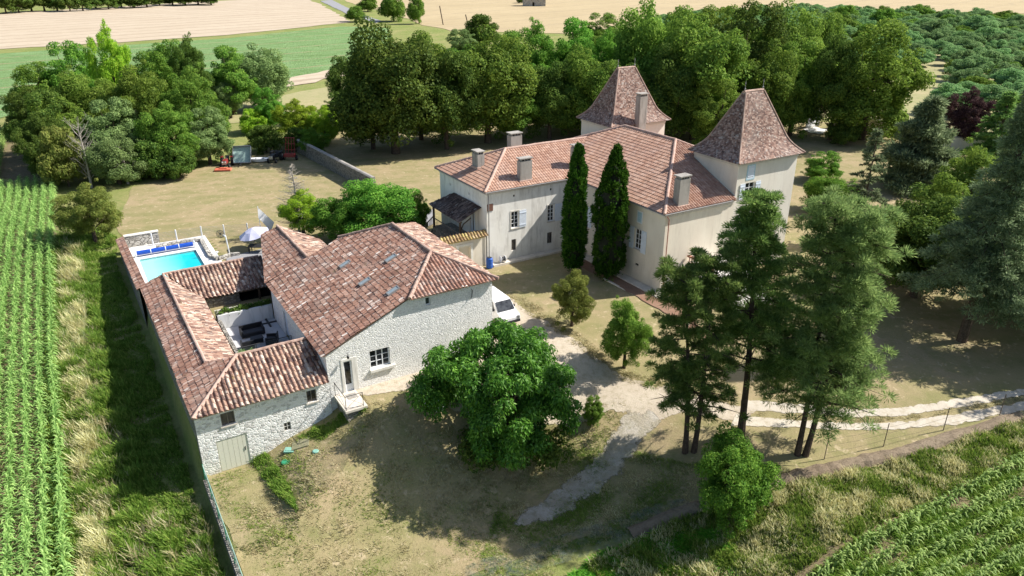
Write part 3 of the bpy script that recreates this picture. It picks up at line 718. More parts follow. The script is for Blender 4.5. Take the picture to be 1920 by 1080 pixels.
roof_tiles('roof', [(-46.352, 3.0, 1.37), (-46.352, 4.88, 2.13), (-63.5, 4.7, 2.08), (-63.7, 2.86, 1.32)], M['tile_old'], low, seed=8, rough=1.2, course=.40)
roof_tiles('roof', [(-46.3, 4.86, 2.14), (-63.3, 4.7, 2.12), (-59.3, 6.95, 1.06), (-47.9, 6.98, 1.06)], M['tile_gold'], low, seed=9, rough=1.0, amp=.035)
roof_tiles('roof', [(-63.45, 4.75, 2.14), (-63.55, 12.7, 2.16), (-59.2, 12.1, 1.02), (-59.2, 6.9, 1.02)], M['tile_gold'], low, pitch=.32, course=.42, amp=.09, step=.04, seed=10, rough=.9)
ridge('ridge_tiles', (-41.1, 3.06, 1.46), (-44.9, 6.58, 2.88), low, M['ridge_new'], .12, 6)
ridge('ridge_tiles', (-44.92, 6.55, 2.87), (-44.92, 11.2, 2.87), low, M['ridge'], .12, 7)
ridge('ridge_tiles', (-46.3, 4.86, 2.2), (-52, 4.8, 2.2), low, M['ridge_new'], .11, 8); ridge('ridge_tiles', (-52, 4.8, 2.2), (-63.4, 4.72, 2.2), low, M['ridge'], .11, 9)
ridge('ridge_tiles', (-63.45, 4.75, 2.2), (-63.5, 12.4, 2.22), low, M['ridge'], .11, 10)
ridge('ridge_tiles', (-46.35, 4.86, 2.18), (-47.85, 6.95, 1.15), low, M['ridge'], .1, 11)
mb = MB()
wallface(mb, (-59.5, 7.0), (-59.5, 9.7), -.4, 1.15, [], (-1, 0)); wallface(mb, (-63.3, 7.0), (-63.3, 12.5), -.4, 2.1, [], (1, 0)); wallface(mb, (-59.6, 9.75), (-63.3, 9.75), -.4, 1.1, [], (0, -1))
mb.build('shed_wall', M['stone_grey'], low, fix=False)
q = MB(); q.box(-59.45, -59.3, 11.2, 11.35, 0, 1.1); q.box(-59.45, -59.33, 7.0, 12, .92, 1.04); q.build('post', M['wood_dark'], low)
q = MB(); q.box(-63.2, -59.6, 9.85, 12.3, .05, .07); q.build('shed_shade_floor', M['dark'], low)  # floor coloured near-black to paint the shade inside the open bay

# ------------------------------------------------------------------ chateau
ch = empty('manor_house', W(-55, 40, 0), 'large cream manor house with rose tile hipped roofs and two square brown roofed pavilion towers', 'manor house')
ZE = 7.05
FW = Facade((-56.06, 31.06), (-56.06, 40.45), inn=(-1, 0)); FE = Facade((-65.5, 31.06), (-56.06, 31.06), inn=(0, 1))
FM = Facade((-56.06, 40.45), (-43.2, 40.45), inn=(0, 1)); FS = Facade((-43.2, 40.45), (-43.2, 48.2), inn=(-1, 0))
v2 = lambda v: v-31.06
u1 = lambda u: u+65.5
u2 = lambda u: u+56.06
opW = [(v2(33.6), v2(34.4), 3.15, 4.72), (v2(37.6), v2(38.32), 3.1, 4.68), (v2(33.63), v2(34.15), .95, 2.05), (v2(37.6), v2(38.17), .88, 2.0), (v2(33.8), v2(34.02), 6.12, 6.32), (v2(37.8), v2(38.02), 6.12, 6.32)]
opE = [(u1(-64.9), u1(-64.1), 2.6, 4.0), (u1(-59.3), u1(-58.3), 2.2, 4.4), (u1(-63.35), u1(-63.15), 5.85, 6.05), (u1(-59.53), u1(-59.33), 5.9, 6.1)]
opM = [(u2(-46.8), u2(-45.95), 2.95, 4.75), (u2(-46.55), u2(-46.05), 5.42, 6.28), (u2(-46.5), u2(-46.05), 1.45, 1.66), (u2(-54.4), u2(-53.6), 2.95, 4.75), (u2(-51.2), u2(-50.4), 2.95, 4.75)]
mb = MB()
wallface(mb, (-65.5, 31.06), (-56.06, 31.06), -.5, ZE-.05, opE, (0, 1)); wallface(mb, (-56.06, 31.06), (-56.06, 40.45), -.5, ZE-.05, opW, (-1, 0))
wallface(mb, (-65.5, 40.5), (-65.5, 31.06), -.5, ZE-.05, [], (1, 0)); mb.build('wall', M['plaster_white'], ch, fix=False)
mb = MB()
wallface(mb, (-56.06, 40.45), (-43.2, 40.45), -.5, ZE-.05, opM, (0, 1)); wallface(mb, (-43.2, 40.45), (-43.2, 48.2), -1.5, ZE-.05, [], (-1, 0))
wallface(mb, (-48.5, 56), (-66.2, 56), -.5, ZE-.05, [], (0, -1)); wallface(mb, (-66.2, 56), (-66.2, 40.45), -.5, ZE-.05, [], (1, 0)); wallface(mb, (-66.2, 40.45), (-65.5, 40.45), -.5, ZE-.05, [], (0, 1))
mb.build('wall', M['plaster_beige'], ch, fix=False)
for f, ops in ((FW, opW[:2]), (FM, [opM[0], opM[3], opM[4]])):
    for a, b, c, d in [o[:4] for o in ops]: f.window(ch, a, b, c, d, cols=2, rows=4, fr=.06)
for f, ops in ((FW, opW[:2]), (FM, [opM[0], opM[3], opM[4]])):
    for a, b, c, d in [o[:4] for o in ops]:
        q = MB(); f.box(q, a-.10, a-.004, c-.1, d+.12, .002, .035); f.box(q, b+.004, b+.10, c-.1, d+.12, .002, .035); f.box(q, a-.003, b+.003, d+.004, d+.12, .002, .035); q.build('window_surround', M['cornice'], ch)
for o_ in opW[2:4]:
    f = FW.window(ch, *o_[:4], cols=3, rows=1, mat=M['wood_grey'], fr=.05, sill=False)
for o_ in opW[4:6]: q = MB(); c = FW.pt((o_[0]+o_[1])/2, (o_[2]+o_[3])/2, -.05); q.quad(*[FW.pt(o_[i], o_[j], -.1) for i, j in ((0, 2), (1, 2), (1, 3), (0, 3))]).build('air_vent', M['dark'], ch)
for o_ in opE[2:4]: q = MB(); q.quad(*[FE.pt(o_[i], o_[j], -.1) for i, j in ((0, 2), (1, 2), (1, 3), (0, 3))]).build('air_vent', M['dark'], ch)
q = MB(); q.quad(*[FM.pt(opM[2][i], opM[2][j], -.1) for i, j in ((0, 2), (1, 2), (1, 3), (0, 3))]).build('air_vent', M['dark'], ch)
FW.shutter(ch, v2(34.45), v2(35.2), 3.1, 4.75, M['blue_white']); FW.shutter(ch, v2(38.36), v2(39.15), 3.02, 4.72, M['blue_white'])
FM.shutter(ch, u2(-47.45), u2(-46.86), 2.85, 4.8, M['blue_white']); FM.shutter(ch, u2(-45.9), u2(-45.25), 2.8, 4.8, M['blue_white'])
FM.shutter(ch, u2(-53.55), u2(-52.95), 2.85, 4.8, M['blue_white'])
FM.shutter(ch, opM[1][0], opM[1][1], 5.42, 6.28, M['blue_pale'], d=.02)
q = MB(); a, b, c, d = opM[1]; FM.box(q, a-.1, a-.003, c-.1, d+.1, .0, .03); FM.box(q, b+.003, b+.1, c-.1, d+.1, 0, .03); FM.box(q, a, b, d+.003, d+.1, 0, .03); FM.box(q, a, b, c-.1, c-.003, 0, .03); q.build('window_surround', M['white_paint'], ch)
FE.window(ch, *opE[0][:4], cols=2, rows=3, fr=.06); FE.shutter(ch, u1(-65.4), u1(-64.95), 2.6, 4.05, M['blue_white']); FE.shutter(ch, u1(-64.05), u1(-63.3), 2.6, 4.05, M['blue_white'])
q = MB(); a, b, c, d = opE[1]; FE.box(q, a, b, c, d, -.15, -.1); dd = q.build('door', M['blue_white'], ch); q = MB(); FE.box(q, (a+b)/2-.12, (a+b)/2+.02, c+.4, d-.15, -.098, -.09); q.build('pane', M['glass'], dd)
q = MB(); FW.box(q, v2(31.1), v2(31.68), 5.2, 5.85, .003, .05); q.build('wall_plaque', flat('rust brown plaque', (.16, .075, .05), .7), ch)
# cornice bands under the eaves
for nm, f, L in (('a', FE, 9.44), ('b', FW, 9.36), ('c', FM, 12.86), ('d', FS, 7.7)):
    q = MB(); a0 = .0; f.box(q, a0, L, ZE-.34, ZE-.06, .0, .10); q.build('cornice', M['cornice'], ch)
# roofs
S4 = .44
zr = lambda u: ZE + S4*(u)
wa, wb = -65.85, -55.72; wc = (wa+wb)/2; vw = 30.72; wr = ZE+S4*(wb-wc)
tk = dict(pitch=.27, course=.40, amp=.034, step=.032, rough=.12, nseg=6)
vj = 40.1+(wr-ZE)/S4
roof_tiles('roof', [(wa, vw, ZE), (wc, vw+(wb-wc), wr), (wb, vw, ZE)], M['tile_new'], ch, seed=20, **tk)
roof_tiles('roof', [(wb, vw, ZE), (wc, vw+(wb-wc), wr), (wc, vj, wr), (wb, 40.1, ZE)], M['tile_new'], ch, seed=21, **tk)
roof_tiles('roof', [(wa, vw, ZE), (wc, vw+(wb-wc), wr), (wc, vj, wr), (wa, 40.1, ZE)], M['tile_new'], ch, seed=22, **tk)
ma, mb_, va_, vb_ = -66.4, -42.95, 40.1, 56.2; vc = (va_+vb_)/2; hd = vc-va_; zm = ZE+S4*hd
rl, rr = ma+hd, mb_-hd
roof_tiles('roof', [(ma+.5, va_+.0, ZE), (rl, vc, zm), (rr, vc, zm), (mb_, va_, ZE)], M['tile_new'], ch, seed=23, **tk)
roof_tiles('roof', [(mb_, va_, ZE), (rr, vc, zm), (mb_, vc, ZE)], M['tile_new'], ch, seed=24, pitch=.27, course=.40, amp=.06, step=.03, rough=.12)
zt = ZE+S4*(mb_+48.52)
roof_tiles('roof', [(rr, vc, zm), (-48.52, vc, zt), (-48.52, vc+hd-(mb_+48.52), zt)], M['tile_new'], ch, seed=27, pitch=.27, course=.40, amp=.06, step=.03, rough=.12)
roof_tiles('roof', [(ma, vb_, ZE), (rl, vc, zm), (rr, vc, zm), (-48.52, vc+hd-(mb_+48.52), zt), (-48.52, vb_, ZE)], M['tile_new'], ch, seed=25, **tk)
roof_tiles('roof', [(ma, va_, ZE), (rl, vc, zm), (ma, vb_, ZE)], M['tile_new'], ch, seed=26, **tk)
e = .06
for a, b in (((wb, vw, ZE+e), (wc, vw+(wb-wc), wr+e)), ((wa, vw, ZE+e), (wc, vw+(wb-wc), wr+e)), ((wc, vw+(wb-wc), wr+e), (wc, vj, wr+e)), ((mb_, va_, ZE+e), (rr, vc, zm+e)), ((rl, vc, zm+e), (rr, vc, zm+e)), ((rl, vc, zm+e), (ma+3, va_+3, ZE+S4*3+e)), ((rr, vc, zm+e), (-48.6, vc+hd-(mb_+48.6), zt+e))):
    ridge('ridge_tiles', a, b, ch, M['ridge_new'], .13, 31)
# gutters and downpipes
def gutter(a, b, out):
    mb = MB(); A = W(*a); B = W(*b); mb.tube([A+out*.03+Vector((0, 0, .07)), B+out*.03+Vector((0, 0, .07))], .055, 6); return mb.build('gutter', M['zinc'], ch)
gutter((wb, vw, ZE-.1), (wb, 40.1, ZE-.1), W(1, 0).normalized()); gutter((wa, vw, ZE-.1), (wb, vw, ZE-.1), -W(0, 1).normalized())
gutter((-55.7, va_, ZE-.1), (mb_, va_, ZE-.1), -W(0, 1).normalized()); gutter((mb_, va_, ZE-.1), (mb_, 47.7, ZE-.1), W(1, 0).normalized())
q = MB(); q.tube([W(-55.68, 31.0, ZE-.15), W(-55.95, 31.2, ZE-.5), W(-55.95, 31.2, .1)], .045, 7); q.build('downpipe', M['zinc'], ch)
q = MB(); q.tube([W(-42.85, 40.3, ZE-.15), W(-43.08, 40.75, ZE-.55), W(-43.08, 40.75, 0)], .045, 7); q.build('downpipe', M['terracotta'], ch)
# towers
def tower(u0, u1_, v0, v1, zeave, ztop, name):
    mb = MB(); ops = [(1.2, 1.95, 8.6, 9.75), (1.1, 2.3, 6.9, 8.25)] if name == 1 else []
    wallface(mb, (u1_, v0), (u1_, v1), -.5, zeave, ops, (-1, 0), .15); wallface(mb, (u0, v0), (u1_, v0), -.5, zeave, [], (0, 1))
    wallface(mb, (u1_, v1), (u0, v1), -.5, zeave, [], (0, -1)); wallface(mb, (u0, v1), (u0, v0), -.5, zeave, [], (1, 0))
    tw = mb.build('tower', M['plaster_tower'], ch, fix=False)
    uc, vm = (u0+u1_)/2, (v0+v1)/2; hu, hv = (u1_-u0)/2+.42, (v1-v0)/2+.42
    tu, tv = .16, 1.1; N = 46
    bm = bmesh.new(); uvl = bm.loops.layers.uv.new('UVMap')
    def size(t):                       # bellcast profile: flared foot, steep upper part
        k = (1-t)**1.0; fl = .22*max(0, 1-t/.27)**2
        s = (1-t)*(1-.22)+fl
        return s
    rings = []
    for i in range(N+1):
        t = i/N; s = size(t); z = zeave + (ztop-zeave)*t; s1 = size(min(1, (i+1)/N))
        rings.append((tu+(hu-tu)*s, tv+(hv-tv)*s, z))
    rs = np.random.RandomState(5)
    for side in range(4):
        for i in range(N):
            (a1, b1, z1), (a2, b2, z2) = rings[i], rings[i+1]; o2 = .028
            def edge(a, b, z):
                c = [(uc+a, vm-b), (uc+a, vm+b), (uc-a, vm+b), (uc-a, vm-b)]
                return c[side]+(z,), c[(side+1) % 4]+(z,)
            p, q_ = edge(a1+o2, b1+o2, z1); r, s = edge(a2, b2, z2)
            nx = max(2, int(math.hypot(p[0]-q_[0], p[1]-q_[1])/.17)); 
            prev = None
            for j in range(nx+1):
                f = j/nx
                lo = W(*[p[k]+(q_[k]-p[k])*f for k in range(3)]); hi = W(*[r[k]+(s[k]-r[k])*f for k in range(3)])
                bo = lo + Vector((0, 0, -.03))
                cur = (bm.verts.new(bo), bm.verts.new(lo), bm.verts.new(hi))
                if prev:
                    jz = rs.uniform(-.012, .018)
                    for A_, B_, C_, D_ in ((prev[1], cur[1], cur[2], prev[2]), (prev[0], cur[0], cur[1], prev[1])):
                        fc = bm.faces.new((A_, B_, C_, D_))
                        for l in fc.loops: l[uvl].uv = (j+.5+side*60+(i % 2)*.0, i+.5)
                prev = cur
    vs_ = [bm.verts.new(W(uc+a, vm+b, zeave-.02)) for a, b in ((hu, hv), (-hu, hv), (-hu, -hv), (hu, -hv))]; bm.faces.new(vs_)
    bmesh.ops.translate(bm, verts=bm.verts[:], vec=-worldloc(ch))
    me = bpy.data.meshes.new('roof'); bm.to_mesh(me); bm.free(); me.materials.append(M['tile_tower'])
    ro = bpy.data.objects.new('roof', me); col.objects.link(ro); ro.parent = tw
    # hips and top ridge
    mb = MB()
    for sa, sb in ((1, 1), (1, -1), (-1, 1), (-1, -1)):
        mb.tube([W(uc+sa*a, vm+sb*b, z+.03) for a, b, z in rings[::3]]+[W(uc+sa*rings[-1][0], vm+sb*rings[-1][1], ztop+.03)], .08, 6)
    mb.tube([W(uc, vm-tv-.05, ztop+.05), W(uc, vm+tv+.05, ztop+.05)], .13, 8)
    mb.build('hip_tiles', M['ridge'], tw)
    for s in (-1, 1):
        q = MB(); q.lathe([(.05, 0), (.05, .1), (.09, .16), (.03, .24), (.02, .55), (.045, .6), (.008, .85)], W(uc, vm+s*tv, ztop+.12), 8); q.build('finial', M['zinc'], tw)
    q = MB(); q.box(u1_+.003, u1_+.1, v0, v1, zeave-.32, zeave-.03); q.box(u0, u1_, v0-.1, v0-.003, zeave-.32, zeave-.03); q.build('cornice', M['cornice'], tw)
    if name == 1:
        FT = Facade((u1_, v0), (u1_, v1), inn=(-1, 0))
        FT.shutter(tw, 1.2, 1.95, 8.6, 9.75, M['blue_white'], d=.02)
        q = MB(); FT.box(q, 1.08, 1.197, 8.5, 9.87, 0, .03); FT.box(q, 1.953, 2.07, 8.5, 9.87, 0, .03); FT.box(q, 1.2, 1.95, 9.753, 9.87, 0, .03); FT.box(q, 1.2, 1.95, 8.5, 8.597, 0, .03); q.build('window_surround', M['blue_pale'], tw)
        FT.window(tw, 1.1, 2.3, 6.9, 8.25, cols=2, rows=3); FT.shutter(tw, .45, 1.05, 6.9, 8.25, M['blue_white']); FT.shutter(tw, 2.35, 2.95, 6.9, 8.25, M['blue_white'])
    return tw
tower(-48.5, -43.22, 48.2, 55.5, 10.2, 15.4, 1); tower(-65.7, -60.4, 48.2, 55.3, 10.2, 15.4, 2)
q = MB(); q.bar(W(-49.2, 48.12, 9.82), W(-43.0, 48.12, 7.12), .16, .10); q.build('flashing', M['zinc'], ch)
# chimneys
def chimney(u, v, z0, z1, du, dv, mat, cap='slab', n=4):
    mb = MB(); mb.box(u-du, u+du, v-dv, v+dv, z0, z1-.28)
    o = mb.build('chimney', mat, ch)
    q = MB()
    for i in range(n):
        f = (i+.5)/n; q.box(u-du+.02, u+du-.02, v-dv+2*dv*f-.035, v-dv+2*dv*f+.035, z1-.278, z1-.09)
    q.box(u-du-.07, u+du+.07, v-dv-.07, v+dv+.07, z1-.088, z1); q.build('chimney_cap', M['cement'], o)
    f = MB(); f.box(u-du-.1, u+du+.1, v-dv-.1, v+dv+.1, z0, z0+.42); f.build('flashing', M['ridge_new'], o)
    return o
CH = [(897, 313, 'e', .38, .75), (985, 341, 'w', .38, .62), (1279, 388, 's', .38, .55)]
def planehit(px, py, A, n):
    r = ray(px, py); t = n.dot(A-Vector((0, 0, HC)))/n.dot(r); return Vector((0, 0, HC))+r*t
nE = (W(0, -S4)+Vector((0, 0, 1))).normalized(); nW_ = (W(S4, 0)+Vector((0, 0, 1))).normalized()
p = planehit(897, 312, W(wa, vw, ZE), nE); uu, vv = toUV(p.x, p.y); chimney(uu, vv, p.z-.35, p.z+1.55, .55, .36, M['cement'], n=3)
p = planehit(985, 338, W(wb, vw, ZE), nW_); uu, vv = toUV(p.x, p.y); chimney(uu-.15, vv, p.z-.35, p.z+2.1, .30, .62, M['cement'], n=4)
p = planehit(1278, 384, W(mb_, va_, ZE), nW_); uu, vv = toUV(p.x, p.y); chimney(uu-.15, vv, p.z-.4, p.z+2.5, .35, .55, M['cement'], n=4)
chimney(-62.6, 37.9, 8.0, 10.35, .4, .62, M['cement'], n=4)
chimney(-57.0, 41.4, 7.2, 9.85, .35, .5, M['cement'], n=4)
chimney(-59.85, 51.4, 8.2, 13.35, .36, .48, M['cement'], n=5)
# covered stair porch on the end wall
q = MB(); q.box(-63.2, -57.2, 29.0, 31.04, -.3, 2.1); po = q.build('porch_landing', M['stone_grey'], ch)
q = MB()
for i in range(8): q.box(-63.2-(i+1)*.32, -63.2-i*.32-.002, 29.3, 31.0, -.3, 1.95-i*.25)
q.build('steps', M['stone_grey'], po)
roof_tiles('porch_roof', [(-62.4, 31.0, 5.35), (-56.9, 31.0, 5.35), (-57.0, 28.75, 4.25), (-63.4, 28.75, 4.25)], tile_mat('dark mossy porch tile', [(0, (.03, .022, .02)), (.6, (.09, .06, .05)), (1, (.22, .17, .14))], (.30, .28, .26), .54, .64), ch, seed=33, rough=1.0)
q = MB()
for uu in (-62.9, -57.4): q.box(uu-.08, uu+.08, 28.95, 29.11, 2.1, 4.2)
q.tube([W(-57.4, 29.0, 3.2), W(-57.45, 29.4, 3.9), W(-57.5, 30.2, 4.35)], .06, 6); q.box(-63.1, -57.2, 28.93, 29.13, 4.1, 4.24)
q.build('porch_frame', M['wood_dark'], ch)
q = MB(); q.bar(W(-63.3, 29.1, 3.0), W(-66.0, 29.1, 1.0), .06, .09)
for i in range(9): q.bar(W(-63.3-i*.3, 29.1, 2.95-i*.22), W(-63.3-i*.3, 29.1, 2.0-i*.22), .05, .05)
q.bar(W(-57.3, 29.05, 3.0), W(-62.9, 29.05, 3.0), .06, .08); q.bar(W(-57.3, 29.05, 2.2), W(-62.9, 29.05, 2.2), .05, .06)
for i in range(20): q.bar(W(-57.4-i*.28, 29.05, 2.98), W(-57.4-i*.28, 29.05, 2.1), .035, .035)
q.build('railing', M['wood_grey'], ch)
# gateway wall with a tiled coping between house and barn
gw = empty('gateway_wall', W(-56.3, 28, 0), 'cream rendered courtyard wall with an arched doorway and mossy tiled coping beside the blue barrel', 'wall')
mb = MB(); wallface(mb, (-56.1, 24.6), (-56.1, 31.0), -.3, 3.05, [(3.55, 4.75, 0.0, 2.15), (1.6, 2.6, .0, 2.2)], (-1, 0), .35); wallface(mb, (-56.5, 31.0), (-56.5, 24.6), -.3, 3.05, [], (1, 0)); mb.build('wall', M['plaster_beige'], gw, fix=False)
q = MB(); fg = Facade((-56.1, 24.6), (-56.1, 31.0), inn=(-1, 0))
for a in (3.35, 4.77): fg.box(q, a, a+.2, 0, 2.35, .002, .07)
fg.box(q, 3.3, 5.02, 2.353, 2.55, .002, .09); q.build('door_surround', M['plaster_white'], gw)
roof_tiles('coping_tiles', [(-55.75, 24.6, 2.98), (-56.35, 24.6, 3.42), (-56.35, 31.0, 3.42), (-55.75, 31.0, 2.98)], tile_mat('mossy golden coping tile', [(0, (.20, .12, .06)), (.6, (.38, .26, .13)), (1, (.52, .40, .26))], (.50, .42, .16), .42, .55, moss=(.30, .25, .05)), gw, seed=34, pitch=.30, amp=.08)
roof_tiles('coping_tiles', [(-56.36, 24.6, 3.42), (-56.9, 24.6, 3.0), (-56.9, 31.0, 3.0), (-56.36, 31.0, 3.42)], M['tile_gold'], gw, seed=35, pitch=.30, amp=.08)
# balustrade stair and landing on the garden front
st = empty('garden_stair', W(-41.5, 45, 0), 'stone garden stair with turned terracotta balusters against the manor end wall', 'stair')
q = MB(); q.box(-43.15, -40.35, 43.2, 47.6, -.8, 1.98)
for i in range(10): q.box(-40.348+i*.32, -40.35+(i+1)*.32, 43.2, 47.6, -1, 1.8-i*.19)
q.build('landing', M['plaster_white'], st)
q = MB(); vv = 43.3
q.box(-43.1, -40.5, vv-.1, vv+.1, 1.983, 2.08); q.box(-43.1, -40.5, vv-.13, vv+.13, 2.78, 2.92); q.box(-40.498, -40.2, vv-.15, vv+.15, 1.8, 3.0)
q.build('handrail', M['terracotta'], st)
bal = flat('pale terracotta', (.66, .50, .42), .8)
for i in range(9):
    q = MB(); q.lathe([(.085, 0), (.055, .06), (.10, .25), (.05, .5), (.085, .695)], W(-42.9+i*.28, vv, 2.083), 8); q.build('baluster', bal, st)
# low base ledge along the manor
q = MB(); q.box(-56.0, -55.3, 31.3, 40.0, -.2, .22); q.box(-55.3, -42.2, 39.5, 40.4, -.2, .18); q.build('plinth', M['slab'], ch)
q = MB(); a_, b_ = GT(1132, 524), GT(1292, 612); q.bar(a_, b_, .18, .3); q2 = q.build('garden_kerb', M['slab']); tag(q2, 'long pale stone kerb edging the reddish flower bed below the manor', 'kerb')
# ------------------------------------------------------------------ walls and fences round the garden
pw = empty('perimeter_wall', W(-70, 2.6, -1), 'tall rubble wall with a brown tile coping along the left side of the pool', 'wall')
mb = MB(); wallface(mb, (-77.5, 2.45), (-63.5, 2.75), -3, 1.15, [], (0, 1)); wallface(mb, (-63.5, 3.15), (-77.5, 2.95), -1, 1.15, [], (0, -1)); wallface(mb, (-77.5, 2.95), (-77.5, 2.45), -2, 1.3, [], (1, 0)); mb.build('wall', M['stone_grey'], pw, fix=False)
roof_tiles('coping_tiles', [(-77.6, 2.3, 1.12), (-77.6, 3.0, 1.42), (-63.6, 3.35, 1.42), (-63.6, 2.6, 1.12)], M['tile_old'], pw, seed=41, rough=1.0)
pw2 = empty('pool_end_wall', W(-78, 4, 0), 'short pale rough stone wall closing the far left corner of the pool terrace', 'wall')
mb = MB(); mb.box(-78.2, -77.8, 3.1, 6.1, -.2, 1.25); mb.build('wall', M['stone_block'], pw2); mb = MB(); mb.box(-78.25, -77.75, 3.05, 6.15, 1.253, 1.34); mb.build('coping', M['plaster_white'], pw2)
rw = MB(); rw.box(-41.2, -20, 2.98, 3.22, -4.8, -2.95); o = rw.build('retaining_wall', M['stone_grey']); tag(o, 'low grey retaining wall below the green mesh fence at the left garden edge', 'wall')
gf = empty('mesh_fence', W(-30, 3.1, -3), 'green wire mesh fence running down the left edge of the garden', 'fence')
k = NT('green wire mesh'); g = k.obj(); s = k.sep(k.mapv(g, rot=(0, 0, -rad(59))))
t1 = k.math('LESS_THAN', k.math('FRACT', k.math('MULTIPLY', s[0], 12)), .3); t2 = k.math('LESS_THAN', k.math('FRACT', k.math('MULTIPLY', s[2], 12)), .3)
aa = k.math('MAXIMUM', t1, t2); k.pbr((.06, .28, .20), .6, .3); k.link(aa, k.bsdf.inputs['Alpha']); M['mesh'] = k.m
q = MB()
for i in range(11):
    z0 = float(hgt(-41-i*-2.0, 3.3)); q.tube([W(-41.2+i*2.0, 3.1, z0-.1), W(-41.2+i*2.0, 3.1, z0+1.15)], .03, 6)
q.build('post', M['green_cover'], gf)
q = MB()
for i in range(10): q.quad(W(-41.2+i*2, 3.1, -2.95), W(-39.2+i*2, 3.1, -2.95), W(-39.2+i*2, 3.1, -1.9), W(-41.2+i*2, 3.1, -1.9))
q.build('wire_mesh', M['mesh'], gf)
q = MB(); q.tube([W(-41.2, 3.1, -1.88), W(-21.2, 3.1, -1.88)], .022, 5); q.build('top_rail', flat('pale green rail', (.30, .45, .38), .5), gf)
# long stone wall between yard and park
A, B, C_ = UN(560, 285), UN(624, 322), UN(702, 362)
yw = empty('yard_wall', A, 'long weathered grey stone wall between the mown yard and the wooded park', 'wall')
def wallrun(pts, th, h, mat, parent, name='wall', cap=None, zf=None):
    mb = MB(); cp = MB()
    for a, b in zip(pts[:-1], pts[1:]):
        a = Vector(a); b = Vector(b); d = (b-a); d.z = 0; d.normalize(); n = Vector((-d.y, d.x, 0))*th/2
        a0 = HW(a.x, a.y)-.3; b0 = HW(b.x, b.y)-.3
        def P_(p, s, z): return Vector((p.x, p.y, z))+n*s
        mb.hexa([P_(a, -1, a0), P_(b, -1, b0), P_(b, 1, b0), P_(a, 1, a0), P_(a, -1, a0+.3+h), P_(b, -1, b0+.3+h), P_(b, 1, b0+.3+h), P_(a, 1, a0+.3+h)])
        if cap: cp.hexa([P_(a, -1.3, a0+.303+h), P_(b, -1.3, b0+.303+h), P_(b, 1.3, b0+.303+h), P_(a, 1.3, a0+.303+h), P_(a, -.6, a0+.42+h), P_(b, -.6, b0+.42+h), P_(b, .6, b0+.42+h), P_(a, .6, a0+.42+h)])
    o = mb.build(name, mat, parent, fix=True)
    if cap: cp.build('coping', cap, parent)
    return o
pts = [A.lerp(C_, i/14)+Vector((0, 0, 0)) for i in range(15)]
wallrun(pts, .5, 1.9, M['stone_grey'], yw, cap=M['cement'])
ew = empty('park_wall', UN(1620, 262), 'cream rendered park wall behind the ivy clad lime tree', 'wall')
wallrun([UN(1560, 240), UN(1620, 248), UN(1700, 258), UN(1780, 285), UN(1870, 292), UN(1960, 300)], .4, 2.2, M['plaster_beige'], ew, cap=M['cement'])
gp_ = empty('gate_wing_wall', UN(1518, 245), 'curved white gate wing wall with a tall slim pillar at the park entrance', 'wall')
a = UN(1511, 241); b = UN(1531, 237)
wallrun([a, a.lerp(b, .5), b], .35, 1.6, M['white_paint'], gp_); q = MB(); q.cbox(b.x-.3, b.x+.3, b.y-.3, b.y+.3, 0, 3.4); q.build('pillar', M['white_paint'], gp_)
q = MB(); q.lathe([(.32, 0), (.38, .1), (.12, .3), (.24, .5), (.2, .7), (.02, .85)], (b.x, b.y, 3.4), 10); q.build('pillar_ball', M['white_paint'], gp_)
sheet('gate_forecourt', [tuple(UN(x, y)[:2]) for x, y in [(1507, 243), (1530, 239), (1553, 244), (1540, 252), (1520, 250)]], .09, M['concrete'], .8, .1)
# fence posts along the lower track
wirem = flat('rusty fence wire', (.12, .09, .07), .6)
pl = [((1545, 862), 'leftmost thin rusty metal fence post beside the double stemmed pine'), ((1656, 838), 'second thin metal fence post along the dirt bank below the track'), ((1768, 808), 'third thin metal fence post near the bend of the bank below the track'), ((1873, 782), 'rightmost thin metal fence post at the edge of the maize verge')]
tips = []
for (x, y), lb in pl:
    p = GT(x, y); q = MB(); q.tube([p-Vector((0, 0, .2)), p+Vector((.03, .02, 1.75))], .028, 5); o = q.build('fence_post', wirem); tag(o, lb, 'fence post', 'metal fence posts below the track'); tips.append(p)
q = MB()
for hh in (.5, 1.0, 1.45):
    for a, b in zip(tips[:-1], tips[1:]): q.tube([a+Vector((.03, .02, hh)), (a+b)/2+Vector((0, 0, hh-.08)), b+Vector((.03, .02, hh))], .006, 4, False)
o = q.build('fence_wire', wirem); tag(o, 'slack rusty wires strung between the thin metal fence posts', 'wire')
# dirt bank and old boards along the garden's lower edge
bank_pts = [(1180, 1000), (1300, 952), (1440, 908), (1500, 890), (1600, 868), (1700, 846), (1800, 815), (1930, 775)]
rs = random.Random(3); q = MB(); prev = None; secs = []
bp = []
for (x0, y0), (x1, y1) in zip(bank_pts[:-1], bank_pts[1:]):
    for i in range(8): bp.append((x0+(x1-x0)*i/8, y0+(y1-y0)*i/8))
gpts = [GT(*p) for p in bp]
vs_, fs_ = [], []
for i, p in enumerate(gpts):
    d = (gpts[min(i+1, len(gpts)-1)]-gpts[max(0, i-1)]); d.z = 0; d.normalize(); n = Vector((-d.y, d.x, 0))
    h = .22+.14*rs.random(); wd = .45+.2*rs.random()
    for s, hh in ((-1.2, -.15), (-.6, h*.7), (0, h), (.6, h*.6), (1.2, -.15)): vs_.append(p+n*s*wd+Vector((rs.uniform(-.05, .05), rs.uniform(-.05, .05), hh)))
for i in range(len(gpts)-1):
    for j in range(4): a = i*5+j; fs_.append((a, a+1, a+6, a+5))
q.add(vs_, fs_); o = q.build('dirt_bank', ground_mat('dry bank earth', (.26, .20, .14), (.34, .27, .19), (.14, .11, .07), .5, 3, 9, bump=1, dist=.1), fix=True); tag(o, kind='structure')
